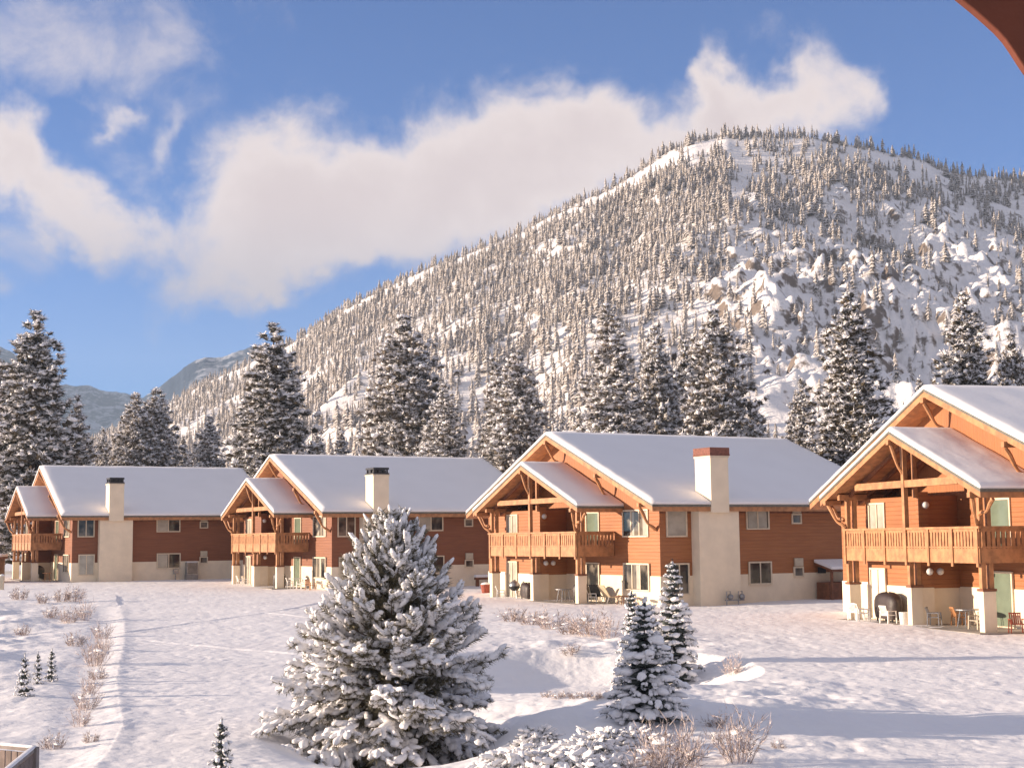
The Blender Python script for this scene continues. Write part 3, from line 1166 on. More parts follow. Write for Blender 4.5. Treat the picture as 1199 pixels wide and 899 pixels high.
def chalet(h, label, cap, side, chimney=True):
    X0, Y0, ph, zb = HOUSES[h]
    root = empty("chalet", (X0, Y0, zb), ph, label, "house", "chalets in a row along the snowy lawn")
    W0, W1, VF, VB = -0.87, 19.2, -0.5, 16.0         # right wall, left wall, front, back
    VP = -2.97                                       # line of the porch pillars
    BL, BM, BR = 14.18, 9.0, 3.83                    # left, middle, right pillar
    vL = -1.97                                       # front wall of the left porch bay
    zE, zA, uR, uA, uL, v0, v1 = 5.40, 9.90, -1.774, 9.57, 20.4, -1.55, 16.9
    pE, pA_, pR, pA, pL, p0 = 5.42, 8.04, 2.69, 9.13, 15.44, -3.55
    k1 = (zA - zE) / (uA - uR)
    under = lambda u: (zE + k1 * (u - uR) if u < uA else zA - (zA - zE) * (u - uA) / (uL - uA)) - 0.33
    kp = (pA_ - pE) / (pA - pR)
    punder = lambda u: (pE + kp * (u - pR) if u < pA else pA_ - (pA_ - pE) * (u - pA) / (pL - pA)) - 0.33
    # walls
    mb = MB()
    mb.box(VF, VB, W0, W1, 1.55, 5.28)
    mb.box(vL, VF - 0.002, BM + 0.06, BL, 1.55, 5.40)                  # left porch bay stands forward
    mb.box(VP + 0.55, vL, BM - 0.10, BM + 0.16, 1.55, 5.55)            # wall between the two bays
    mb.build("wall", "red_siding" if h < 2 else "siding", root)
    for q0, q1 in ((VF + 0.003, VF + 0.25), (VB - 0.25, VB - 0.003)):
        mb = MB()
        mb.prism([(W0, 5.283), (W1, 5.283), (W1, under(W1)), (uA, under(uA)), (W0, under(W0))], "x", q0, q1)
        mb.build("gable_wall", "red_gable_siding" if h < 2 else "gable_siding", root)
    mb = MB()
    mb.box(VF - 0.04, VB + 0.04, W0 - 0.04, W1 + 0.04, -1.2, 1.595)
    mb.box(vL - 0.04, VF - 0.042, BM + 0.10, BL, -1.2, 1.592)
    mb.box(VP + 0.52, vL + 0.1, BM - 0.14, BM + 0.20, -1.2, 1.588)
    mb.build("stucco_base", "stucco", root)
    mb = MB()
    mb.box(VP - 0.5, VF, BR - 0.6, BL + 0.3, -0.8, 0.07)
    mb.build("patio_slab", "concrete", root, 0.02)
    mb = MB()
    mb.box(VF - 0.012, VB, W0 - 0.014, W0 + 0.02, 4.98, 5.18)
    mb.build("frieze_board", "timber_dark", root)
    # roofs, each with its rim and its snow
    mb = MB()
    roof_chevron(mb, uR, uA, uL, zE, zA, 0.33, v0, v1)
    ro = mb.build("roof", "timber", root)
    mb = MB()
    roof_chevron(mb, uR, uA, uL, zE + 0.035, zA + 0.035, 0.10, v0 - 0.035, v1 + 0.03, 0.05)
    mb.build("drip_edge", "drip", ro)
    snow_slab("roof_snow", ro, uR - 0.05, uA, uL + 0.05, zE + 0.016, zA + 0.04, 0.21, v0 - 0.05, v1 + 0.05, 3 + h)
    mb = MB()
    roof_chevron(mb, pR, pA, pL, pE, pA_, 0.30, p0, VF + 0.1)
    po = mb.build("porch_roof", "timber", root)
    mb = MB()
    roof_chevron(mb, pR, pA, pL, pE + 0.035, pA_ + 0.035, 0.10, p0 - 0.035, VF + 0.08, 0.05)
    mb.build("drip_edge", "drip", po)
    snow_slab("roof_snow", po, pR - 0.05, pA, pL + 0.05, pE + 0.016, pA_ + 0.04, 0.20, p0 - 0.05, VF + 0.06, 13 + h)
    # inner rafters and purlins of the open porch gable
    for vv in (-2.75, -1.85, -1.0):
        mb = MB()
        for ua, ub in ((pR + 0.5, pA), (pA, pL - 0.5)):
            mb.beam((vv, ua, punder(ua) - 0.05), (vv, ub, punder(ub) - 0.05), 0.12, 0.22)
        mb.build("rafter", "timber_dark", root)
    mb = MB()
    mb.beam((VP, 5.0, 5.88), (VP, 13.1, 5.88), 0.18, 0.30)
    mb.build("tie_beam", "timber", root, 0.01)
    mb = MB()
    mb.beam((VP - 0.03, BM, 3.9), (VP - 0.03, BM, punder(BM)), 0.20, 0.20)
    mb.build("king_post", "timber", root, 0.01)
    mb = MB()
    mb.beam((VP + 0.45, BM, 5.3), (VP + 0.45, BM, punder(BM)), 0.17, 0.17)
    mb.build("king_post", "timber", root, 0.01)
    for uu in (BR, BL):                                                # plates the porch roof sits on
        mb = MB()
        mb.beam((p0 + 0.25, uu, punder(uu) - 0.14), (VF, uu, punder(uu) - 0.14), 0.2, 0.26)
        mb.build("porch_beam", "timber", root, 0.01)
    # pillars: stucco fins below, paired timber posts above
    for uu in (BR, BM, BL):
        mb = MB()
        mb.box(VP, VP + 0.55, uu - 0.17, uu + 0.17, -1.2, 1.6)
        p = mb.build("pillar", "stucco", root, 0.015)
        mb = MB()
        mb.box(VP - 0.03, VP + 0.58, uu - 0.20, uu + 0.20, 1.603, 1.70)
        mb.build("pillar_cap", "timber_dark", p)
        for vv in (VP + 0.11, VP + 0.44):
            mb = MB()
            mb.box(vv - 0.1, vv + 0.1, uu - 0.1, uu + 0.1, 1.70, 2.66)
            mb.build("post", "timber", root, 0.01)
            if uu != BM:
                mb = MB()
                mb.box(vv - 0.09, vv + 0.09, uu - 0.09, uu + 0.09, 3.0, punder(uu) - 0.27)
                mb.build("post", "timber", root, 0.01)
    # balcony
    mb = MB()
    mb.box(VP + 0.03, VF - 0.05, BR - 0.05, BL + 0.05, 2.72, 2.98)
    bal = mb.build("balcony", "timber_dark", root)
    mb = MB()

    def boards(q0, q1, put):
        n = max(1, int(round((q1 - q0) / 0.215)))
        stp = (q1 - q0) / n
        put(q0, q1, 2.66, 3.22, 0.0)
        for i in range(n):
            put(q0 + i * stp + 0.035, q0 + (i + 1) * stp - 0.035, 3.21, 3.90, 0.004)
        put(q0, q1, 3.86, 3.98, -0.005)
        put(q0, q1, 3.24, 3.30, 0.02)
    boards(BR - 0.12, BL + 0.12, lambda a, b, z0, z1, o: mb.box(VP - 0.05 - o, VP + 0.0 + o, a, b, z0, z1))
    mb.box(VP - 0.11, VP + 0.07, BR - 0.20, BL + 0.2, 3.98, 4.07)
    for i in range(7):
        c = BR + (BL - BR) * i / 6
        mb.box(VP - 0.10, VP - 0.055, c - 0.07, c + 0.07, 2.52, 3.98)
    mb.build("railing", "timber", bal, label="front railing of slotted vertical boards")
    for uu, s_ in ((BR - 0.12, -1), (BL + 0.12, 1)):
        mb = MB()
        boards(VP + 0.02, VF - 0.05, lambda a, b, z0, z1, o: mb.box(a, b, uu - 0.025 - o, uu + 0.025 + o, z0, z1))
        mb.box(VP, VF - 0.05, uu - 0.08, uu + 0.08, 3.98, 4.067)
        mb.build("railing", "timber", bal)
    # log brackets that carry the roof overhangs
    for uu in (uA, 3.9, -0.55, 15.2):
        mb = MB()
        zt = under(uu) - 0.12
        mb.box(v0 - 0.14, VF, uu - 0.11, uu + 0.11, zt - 0.11, zt + 0.11)
        b_ = mb.build("outrigger", "timber", root, 0.01)
        brace(root, (v0 - 0.02, uu, zt - 0.14), (VF - 0.06, uu, zt - 1.35))
    for uu in (pA, pR + 0.62, pL - 0.62):
        mb = MB()
        zt = punder(uu) - 0.10
        mb.box(p0 - 0.12, VP + 0.1, uu - 0.10, uu + 0.10, zt - 0.10, zt + 0.10)
        mb.build("outrigger", "timber", root, 0.01)
        brace(root, (p0 + 0.05, uu, zt - 0.1), (VP - 0.02, (BM if uu == pA else (BR if uu < pA else BL)), zt - (1.15 if uu != pA else 1.4)), 0.16, 0.075)
    brace(root, (VP, pL + 0.0, punder(pL) - 0.02), (VP, BL + 0.15, 4.45), 0.16, 0.075)
    brace(root, (VP, pR + 0.05, punder(pR) - 0.02), (VP, BR - 0.12, 4.5), 0.12, 0.07)
    # windows and doors
    F = ("v", VF)
    S = ("u", W0)
    window(root, F, 0.26, 2.70, 3.80, 5.15, 3, curtain=[(0.02, 0.2), (0.55, 0.72)])
    window(root, ("v", VF - 0.042), 0.2, 2.62, 0.84, 2.20, 3, curtain=[(0.36, 0.5)])
    window(root, F, 5.35, 6.66, 2.99, 5.12, 1, "green_glass", "glass_door")
    window(root, ("v", VF - 0.042), 5.36, 6.64, 0.12, 2.2, 1, "glass" if h == 2 else "green_glass", "glass_door")
    window(root, ("v", vL), 12.5, 13.75, 3.0, 5.12, 2, "pale_glass", "glass_door")
    window(root, ("v", vL - 0.042), 12.55, 13.75, 0.12, 2.25, 2, "white_door" if h == 3 else "pale_glass", "glass_door")
    s = side
    window(root, S, 0.0, 1.2, 3.78, 5.12, 1 if h == 2 else 2, "pale_glass" if h == 2 else "glass")
    window(root, ("u", W0 - 0.042), 0.1, 1.25, 0.65, 2.2, 2, "pale_glass" if h != 2 else "glass")
    window(root, S, s[0], s[1], 4.15, 5.12, 2, curtain=[(0.0, 0.5)] if h != 2 else [(0.05, 0.95)])
    window(root, ("u", W0 - 0.042), s[0] + 0.05, s[1] + 0.05, 1.08, 2.2, 2, curtain=[(0.0, 0.45)] if h != 2 else None)
    for zz in (4.45, 1.45):
        k = W0 if zz > 3 else W0 - 0.042
        window(root, ("u", k), s[2], s[2] + 0.55, zz, zz + 0.42, 1)
        mb = MB()
        mb.box(s[2] - 0.02, s[2] + 0.57, k - 0.12, k + 0.01, zz + 0.53, zz + 0.98)
        mb.build("vent_box", "beige_box", root, 0.01)
    # lamps on the shaded wall between the bays
    for vv, zz in ((-1.15, 5.0), (-1.25, 2.25), (-0.75, 2.25)):
        if h < 2 and vv == -0.75:
            continue
        mb = MB()
        uu = BM - 0.14
        vv2 = vL - 0.25 if zz > 3 else vv - 0.9
        mb.box(vv2 - 0.05, vv2 + 0.05, uu - 0.08, uu + 0.04, zz - 0.05, zz + 0.05)
        b_ = mb.build("wall_lamp", "black_metal", root)
        mb = MB()
        mb.ball((vv2, uu - 0.15, zz), 0.15, 12, 8)
        mb.build("lamp_globe", "lamp_glass", b_, smooth=True)
    # chimney
    if chimney:
        mb = MB()
        mb.box(1.58, 4.28, -1.62, W0, -1.2, 5.08)
        mb.prism([(1.58, 5.08), (4.28, 5.08), (3.5, 5.30), (2.28, 5.30)], "y", -1.62, W0)
        mb.box(2.26, 3.46, -1.86, -0.40, 5.0, 8.12)
        ch = mb.build("chimney", "stucco", root, 0.012)
        if cap == "red":
            mb = MB()
            mb.box(2.18, 3.54, -1.94, -0.32, 8.12, 8.20)
            mb.box(2.20, 3.52, -1.92, -0.34, 8.20, 8.56)
            mb.build("chimney_cap", "brick_cap", ch, 0.015, label="brick red chimney cap")
        else:
            mb = MB()
            mb.box(2.24, 3.48, -1.88, -0.38, 8.12, 8.22)
            for a in (2.34, 2.72, 3.1, 3.36):
                for b in (-1.76, -1.2, -0.55):
                    mb.box(a - 0.05, a + 0.05, b - 0.05, b + 0.05, 8.2, 8.5)
            mb.box(2.4, 3.3, -1.7, -0.6, 8.2, 8.42)
            mb.box(2.26, 3.46, -1.86, -0.40, 8.46, 8.60)
            mb.build("chimney_cap", "black_metal", ch, label="black metal chimney cap")
        mb = MB()
        mb.box(2.22, 3.50, -1.90, -0.36, 8.0, 8.11)
        mb.build("chimney_band", "trim", ch)
    return root


chalet(0, "farthest chalet, at the left edge, with broad shaded side wall and black chimney cap", "black", (6.5, 8.35, 10.2))
chalet(1, "second farthest chalet, half hidden behind the big snowy pine", "black", (6.3, 8.1, 10.0))
chalet(2, "middle chalet with a brick red chimney cap and a snowy lean-to at its end", "red", (5.4, 6.85, 8.63))
chalet(3, "nearest chalet, cut off by the right edge of the picture", "black", (5.4, 6.85, 8.63), False)


# ------------------------------------------------------------------ things about the chalets
def at_house(h, u, v, dz=0.0):
    x, y = house_pt(h, u, v)
    return (x, y, HOUSES[h][3] + dz)


def armchair(loc, rz, label, m="white_plastic", group="patio chairs"):
    r = empty("patio_chair", loc, rz, label, "chair", group)
    r.scale = (0.82, 0.82, 0.80)
    mb = MB()
    mb.box(-.26, .26, -.25, .27, .40, .44)
    mb.build("seat", m, r, 0.01)
    mb = MB()
    for i in range(6):
        x = -.22 + i * .088
        mb.beam((x, .25, .44), (x * 1.08, .40, .88), .055, .02)
    mb.beam((-.27, .40, .90), (.27, .40, .90), .03, .07)
    mb.build("backrest", m, r)
    for sx in (-1, 1):
        mb = MB()
        mb.box(sx * .30 - .03, sx * .30 + .03, -.26, .32, .62, .655)
        mb.build("armrest", m, r)
        for sy, top in ((-.24, .62), (.28, .62)):
            mb = MB()
            mb.beam((sx * .31, sy * 1.1, 0), (sx * .29, sy, top), .05, .05)
            mb.build("leg", m, r)
    return r


def table(loc, rz, label, m="grey_metal", r_=0.5, h=0.72):
    r = empty("patio_table", loc, rz, label, "table", "patio tables")
    mb = MB()
    n = 20
    mb.prism([(r_ * math.cos(6.283 * i / n), r_ * math.sin(6.283 * i / n)) for i in range(n)], "z", h - .035, h)
    mb.build("tabletop", m, r)
    for i in range(4):
        a = math.pi / 4 + i * math.pi / 2
        mb = MB()
        mb.tube([(r_ * .8 * math.cos(a), r_ * .8 * math.sin(a), 0), (r_ * .55 * math.cos(a), r_ * .55 * math.sin(a), h - .03)], .022, 6)
        mb.build("leg", m, r)
    return r


def covered_grill(loc, rz, label, w_=1.35, hgt=1.15):
    """barbecue under a sagging dark cover"""
    r = empty("covered_grill", loc, rz, label, "barbecue")
    rng = np.random.default_rng(int(w_ * 100))
    a = np.linspace(0, 2 * math.pi, 40, endpoint=False)
    zs = [0.12, 0.35, 0.6, 0.8, 0.95, 1.05, 1.12, 1.15]
    rs = [0.90, 0.98, 1.0, 0.99, 0.9, 0.72, 0.42, 0.05]
    V = []
    for z, k in zip(zs, rs):
        sq = 1 / (np.abs(np.cos(a)) ** 4 + np.abs(np.sin(a)) ** 4) ** 0.25
        f = 1 + 0.05 * np.sin(a * 9 + z * 2) * (1.1 - z)
        V.append(np.stack([np.cos(a) * sq * w_ / 2 * k * f, np.sin(a) * sq * 0.32 * k * f, np.full(40, z * hgt / 1.15) + 0.03 * np.sin(a * 2)], 1))
    V = np.concatenate(V)
    n = 40
    F = [(i * n + j, i * n + (j + 1) % n, (i + 1) * n + (j + 1) % n, (i + 1) * n + j) for i in range(len(zs) - 1) for j in range(n)]
    link("cover", np_mesh("cover", V, np.array(F), [M["cover"]], smooth=True), r)
    for sx in (-1, 1):
        for sy in (-1, 1):
            mb = MB()
            mb.box(sx * w_ * .36 - .03, sx * w_ * .36 + .03, sy * .2 - .03, sy * .2 + .03, 0, .2)
            mb.build("leg", "black_metal", r)
    return r


def kettle_grill(loc, rz, label):
    r = empty("kettle_grill", loc, rz, label, "barbecue")
    mb = MB()
    mb.ball((0, 0, .75), .33, 18, 8, 0.85, -0.98)
    mb.build("bowl", "black_metal", r, smooth=True)
    mb = MB()
    mb.ball((0, 0, .78), .345, 18, 6, 0.95, 0.0)
    lid = mb.build("lid", "grey_metal", r, smooth=True)
    mb = MB()
    mb.box(-.1, .1, -.02, .02, 1.11, 1.15)
    mb.build("handle", "black_metal", lid)
    for i in range(3):
        a = i * 2.094
        mb = MB()
        mb.tube([(.15 * math.cos(a), .15 * math.sin(a), .55), (.33 * math.cos(a), .33 * math.sin(a), 0)], .018, 6)
        mb.build("leg", "grey_metal", r)
    mb = MB()
    mb.box(.36, .72, -.2, .2, .70, .73)
    mb.build("side_shelf", "white_plastic", r)
    return r


def lounger(loc, rz, label, m):
    r = empty("deck_chair", loc, rz, label, "chair")
    mb = MB()
    mb.beam((0, -.5, .32), (0, .15, .34), .56, .05)
    mb.build("seat", m, r)
    mb = MB()
    mb.beam((0, .15, .34), (0, .62, 1.0), .56, .05)
    mb.build("backrest", m, r)
    for sx in (-1, 1):
        for sy in (-.45, .4):
            mb = MB()
            mb.beam((sx * .27, sy, 0), (sx * .27, sy * .6, .36), .035, .035)
            mb.build("leg", "grey_metal", r)
    return r


D = 0.07
# nearest chalet
ph4 = HOUSES[3][2]
covered_grill(at_house(3, 11.6, -2.45, D), ph4 + 1.57, "barbecue under a bulging dark brown cover on the nearest patio", 1.75, 1.25)
armchair(at_house(3, 13.35, -3.05, D), ph4 + 1.9, "white resin armchair beside the left pillar of the nearest chalet")
armchair(at_house(3, 12.4, -3.2, D), ph4 + 1.2, "white resin armchair in front of the covered barbecue's left end")
armchair(at_house(3, 10.5, -3.1, D), ph4 + 1.75, "white resin armchair at the right end of the covered barbecue")
t = empty("bucket", at_house(3, 9.6, -2.9, D), 0, "white bucket beside the middle pillar of the nearest chalet", "bucket")
mb = MB()
mb.tube([(0, 0, 0), (0, 0, .5)], [.17, .21], 16)
mb.build("pail", "white_plastic", t)
mb = MB()
mb.tube([(.21 * math.cos(a_), 0, .48 - .16 * math.sin(a_)) for a_ in np.linspace(0, math.pi, 9)], .012, 5)
mb.build("handle", "grey_metal", t)
table(at_house(3, 6.7, -1.75, D), ph4, "small grey table in the shaded right bay of the nearest patio")
armchair(at_house(3, 7.9, -1.35, D), ph4 + 1.4, "brown wooden chair behind the table of the nearest patio", "timber")
armchair(at_house(3, 5.5, -2.1, D), ph4 - 1.4, "grey slatted chair right of the table on the nearest patio", "beige_box")
armchair(at_house(3, 8.3, -2.25, D), ph4 + 0.8, "grey metal chair near the middle pillar of the nearest patio", "grey_metal")
armchair(at_house(3, 2.9, -2.1, D), ph4 - 0.4, "reddish brown chair at the right edge, by the nearest chalet's glass door", "red_cloth")
# middle chalet
ph3 = HOUSES[2][2]
kettle_grill(at_house(2, 12.0, -2.5, D), ph3 + 0.4, "round grill with a grey lid in the left bay of the middle chalet")
armchair(at_house(2, 13.0, -2.9, D), ph3 + 1.2, "white chair left of the round lidded grill")
covered_grill(at_house(2, 10.6, -2.35, D), ph3 + 1.57, "low dark covered barbecue behind the round lidded grill", 1.1, 1.0)
table(at_house(2, 6.6, -2.2, D), ph3, "grey table in the right bay of the middle chalet")
covered_grill(at_house(2, 5.0, -2.0, D), ph3 + 0.2, "rounded black covered barbecue by the right pillar of the middle chalet", 0.95, 1.15)
lounger(at_house(2, 4.4, -1.25, D), ph3 + 2.2, "black deck chair below the middle chalet's balcony end", "black_metal")
lounger(at_house(2, 3.0, -1.35, D), ph3 + 1.7, "tan deck chair beside the black one at the middle chalet", "tan_cloth")
armchair(at_house(2, 3.9, -1.9, D), ph3 + 1.0, "small white chair in front of the two deck chairs", "white_plastic")
table(at_house(2, 1.4, -1.5, 0.02), ph3, "low brown table under the middle chalet's wide window", "timber_dark", 0.42, 0.5)
table(at_house(2, 0.3, -1.5, 0.02), ph3, "second low table, nearer the middle chalet's corner", "timber_dark", 0.36, 0.45)
# second chalet
ph2 = HOUSES[1][2]
armchair(at_house(1, 12.3, -2.9, D), ph2 + 1.5, "white chair in the left bay of the second farthest chalet")
armchair(at_house(1, 11.3, -2.8, D), ph2 + 0.9, "white chair beside the middle pillar of the second farthest chalet")
covered_grill(at_house(1, 4.9, -2.35, D), ph2 + 0.4, "black covered barbecue behind the second farthest chalet's right pillar", 0.9, 1.2)
table(at_house(1, 2.4, -2.0, D), ph2, "pale table beside the second farthest chalet's right pillar", "white_plastic")
armchair(at_house(1, 3.2, -2.1, D), ph2 + 1.4, "white chair left of the pale table")
armchair(at_house(1, 1.5, -1.9, D), ph2 - 1.2, "white chair right of the pale table, beside the big pine's top")
armchair(at_house(1, 0.2, -1.7, 0), ph2 + 0.4, "brown chair near the corner of the second farthest chalet", "timber")
# farthest chalet
ph1 = HOUSES[0][2]
armchair(at_house(0, 6.5, -2.2, D), ph1 + 1.0, "white chair on the patio of the farthest chalet")
covered_grill(at_house(0, 7.6, -1.7, D), ph1 + 0.4, "black covered barbecue behind the white chair of the farthest chalet", 0.8, 1.25)
table(at_house(0, 2.3, -1.9, D), ph1, "small table by the farthest chalet's corner", "timber", 0.4, 0.7)

# air conditioner and meters on the side walls
t = empty("air_conditioner", at_house(0, -1.45, 9.3, 0.45), ph1, "grey air conditioning unit against the farthest chalet's side wall", "air conditioner")
mb = MB()
mb.box(-.48, .48, -.32, .32, 0, 1.05)
mb.build("casing", "grey_metal", t, 0.03)
mb = MB()
for i in range(9):
    mb.box(-.42, .42, -.335, -.322, .12 + i * .1, .17 + i * .1)
mb.build("grille", "black_metal", t)
mb = MB()
mb.box(-.5, .5, -.34, .34, -.75, -.003)
mb.build("pedestal", "concrete", t)
mb = MB()
mb.box(-.46, .46, -.31, .31, 1.052, 1.12)
mb.build("snow_cap", "snow", t, 0.03)
t = empty("gas_meter", at_house(0, -1.25, 8.0, 0.0), ph1, "small utility meter on a pipe by the farthest chalet's wall", "meter")
mb = MB()
mb.tube([(0, 0, -.3), (0, 0, .9)], .04, 8)
mb.build("pipe", "grey_metal", t)
mb = MB()
mb.box(-.2, .2, -.14, .14, .55, .95)
mb.build("meter_body", "grey_metal", t, 0.04)
t = empty("gas_meter", at_house(2, -1.95, 3.5, 0.0), ph3, "twin grey gas meters on pipes at the foot of the red capped chimney", "meter")
mb = MB()
for x in (-.45, .35):
    mb.tube([(x, 0, -.3), (x, 0, .72), (x + .25, 0, .72), (x + .25, 0, .4)], .035, 8)
mb.tube([(-.55, 0, .25), (.75, 0, .25)], .03, 8)
mb.build("pipe", "grey_metal", t)
for x in (-.2, .58):
    mb = MB()
    mb.ball((x, 0, .42), .17, 12, 8)
    mb.build("meter_body", "grey_metal", t, smooth=True)

# lean-to at the far end of the middle chalet
t = empty("lean_to_shed", at_house(2, -1.0, 10.9, 0.05), ph3, "brown lean-to with snow on its roof at the middle chalet's far end", "shed")
mb = MB()
mb.prism([(0.0, 2.0), (0.0, 2.12), (-1.5, 1.72), (-1.5, 1.60)], "x", -.9, 1.7)
rr = mb.build("roof", "timber_dark", t)
mb = MB()
mb.prism([(0.0, 2.125), (0.0, 2.30), (-1.55, 1.90), (-1.55, 1.725)], "x", -.93, 1.73)
mb.build("roof_snow", "snow", rr, 0.04)
for x in (-.8, .4, 1.6):
    mb = MB()
    mb.box(x - .06, x + .06, -1.42, -1.30, -.5, 1.62)
    mb.build("post", "timber_dark", t)
mb = MB()
mb.box(-.85, 1.65, -1.2, -.1, -.4, 1.0)
mb.build("side_panel", "timber_dark", t)
mb = MB()
mb.box(-.7, -.3, -.3, -.05, 1.5, 1.85)
mb.build("meter_box", "black_metal", t)
# snow-topped rail beyond the second chalet
t = empty("snowy_rail", at_house(1, -2.0, 13.2, 0.0), ph2, "low dark rail topped with snow beyond the second farthest chalet", "rail")
mb = MB()
mb.box(-3.0, 4.5, -.12, .12, .50, .66)
mb.build("rail", "timber_dark", t)
mb = MB()
mb.box(-3.0, 4.5, -.2, .2, .662, .86)
mb.build("snow_cap", "snow", t, 0.06)
for x in (-2.8, -.4, 2.0, 4.3):
    mb = MB()
    mb.box(x - .1, x + .1, -.1, .1, -.6, .5)
    mb.build("post", "timber_dark", t)
# flower pot left of the middle chalet's left pillar
px_, py_ = on_ground(569, 694)
t = empty("flower_pot", (px_, py_, gz(px_, py_)), 0, "reddish flower pot in the snow left of the middle chalet", "pot")
mb = MB()
mb.tube([(0, 0, -.05), (0, 0, .55), (0, 0, .56)], [.26, .36, .36], 16)
mb.build("pot", "red_cloth", t)
mb = MB()
mb.ball((0, 0, .55), .34, 14, 5, 0.45, 0.0)
mb.build("snow_cap", "snow", t, smooth=True)
# dark shed at the left edge
t = empty("dark_shed", (-44.8, 123.5, gz(-44.8, 123.5)), 0.2, "low dark shed with a snowy flat roof left of the farthest chalet", "shed")
mb = MB()
mb.box(-5, 1.6, -1.5, 2.5, -.6, 1.95)
mb.build("wall", "timber_dark", t)
mb = MB()
mb.box(-5.2, 1.8, -1.7, 2.7, 1.953, 2.12)
rr = mb.build("roof", "timber_dark", t)
mb = MB()
mb.box(-5.2, 1.8, -1.7, 2.7, 2.123, 2.34)
mb.build("roof_snow", "snow", rr, 0.07)
px_, py_ = on_ground(2, 690)
t = empty("snow_post", (px_, py_, gz(px_, py_)), 0, "short pale post in the snow at the left edge, by the farthest chalet", "post")
mb = MB()
mb.box(-.13, .13, -.13, .13, -.3, 1.0)
mb.build("shaft", "trim", t, 0.02)
mb = MB()
mb.ball((0, 0, 1.0), .17, 12, 5, 0.8, 0.0)
mb.build("snow_cap", "snow", t, smooth=True)


# ------------------------------------------------------------------ fence corner at the lower left
def build_fence():
    c = np.array([-7.45, 23.0])
    a = np.array([-10.6, 24.9])
    b = np.array([-6.85, 19.2])
    zt = 0.98
    r = empty("fence", (c[0], c[1], 0), 0, "brown panelled fence corner with snow on its rails, lower left", "fence")
    for q in (a, b):
        d = q - c
        L = np.hypot(*d)
        u = d / L
        nrm = np.array([-u[1], u[0]])
        mb = MB()
        n = int(L / 0.14)
        for i in range(n):
            p = u * (0.08 + i * 0.14)
            p2 = u * (0.08 + i * 0.14 + 0.115)
            mb.beam((p[0], p[1], 0.48), (p2[0], p2[1], 0.48), 0.02, 0.86)
        mb.build("panel", "fence_panel", r)
        for z, th in ((zt - .02, .05), (0.12, .05)):
            mb = MB()
            mb.beam((0, 0, z), (d[0], d[1], z), .05, th)
            ra = mb.build("rail", "grey_wood", r)
            if z > .5:
                mb = MB()
                mb.beam((-u[0] * .03, -u[1] * .03, z + .045), (d[0], d[1], z + .045), .065, .045)
                mb.build("rail_snow", "snow", ra, 0.015)
        mb = MB()
        mb.box(d[0] * .55 - .05, d[0] * .55 + .05, d[1] * .55 - .05, d[1] * .55 + .05, -.4, zt - .08)
        mb.build("post", "grey_wood", r)
    mb = MB()
    mb.box(-.07, .07, -.07, .07, -.4, zt + .02)
    mb.build("post", "grey_wood", r)


build_fence()


# ------------------------------------------------------------------ eave of the balcony the picture is taken from
def build_eave():
    r = empty("balcony_eave", (0.95, 2.62, 5.1), 0, "dark red-brown eave end of the near balcony, upper right corner", "eave")
    Y = 2.62
    P = []
    for px, py in ((1104, -14), (1122, 1), (1138, 14), (1153, 27), (1165, 38), (1175, 49), (1184, 62), (1191, 73), (1199, 85), (1212, 100), (1240, 124)):
        d = ray(px, py)
        P.append((d[0] / d[1] * Y - 0.95, d[2] / d[1] * Y + CAM[2] - 5.1))
    P += [(1.3, P[-1][1] - .12), (1.3, .55), (P[0][0] - .22, .55), (P[0][0] - .22, P[0][1] + .1)]
    mb = MB()
    mb.prism(P, "y", -.011, .011)
    mb.build("fascia", "shaded_eave", r, 0.003)
    mb = MB()
    mb.prism([(-.6, .56), (1.6, .56), (1.6, .62), (-.6, .62)], "y", -.5, .25)
    mb.build("roof_board", "shaded_eave", r)


build_eave()


# ------------------------------------------------------------------ near conifers
def shoot_set(L, P, Dv, ln, wr, rng, snow=0.8, needles=34, nlen=0.10, nw=0.012, lump=1.0):
    """needled shoots (material 0) carrying rolls of snow (material 1)"""
    n = len(P)
    Dv, S, U = frames(Dv)
    # needles all along the shoot, pointing forward and out
    rep = needles
    t = rng.random((n * rep, 1)) * 1.0
    a = rng.random((n * rep, 1)) * 6.283
    Pr = np.repeat(P, rep, 0) + np.repeat(Dv * ln[:, None], rep, 0) * t
    dirs = np.repeat(Dv, rep, 0) * 0.75 + np.repeat(S, rep, 0) * np.cos(a) + np.repeat(U, rep, 0) * np.sin(a)
    L.spikes(Pr, dirs, nlen * rng.uniform(0.7, 1.25, n * rep), nw, 0, rng)
    keep = rng.random(n) < snow
    if keep.any():
        k = keep.sum()
        for part in range(2):
            f = rng.uniform(0.22, 0.45, k) if part == 0 else rng.uniform(0.62, 0.9, k)
            C = P[keep] + Dv[keep] * (ln[keep] * f)[:, None] + U[keep] * (wr[keep] * rng.uniform(0.15, 0.6, k))[:, None] + rng.normal(0, 0.012, (k, 3))
            C[:, 2] += wr[keep] * 0.25
            R = np.stack([ln[keep] * rng.uniform(0.26, 0.42, k) * lump, wr[keep] * rng.uniform(0.5, 1.0, k), wr[keep] * rng.uniform(0.45, 0.85, k)], 1)
            L.blobs(C, R, 1, rng, ICO2, 0.22, Dv[keep] + rng.normal(0, .12, (k, 3)))


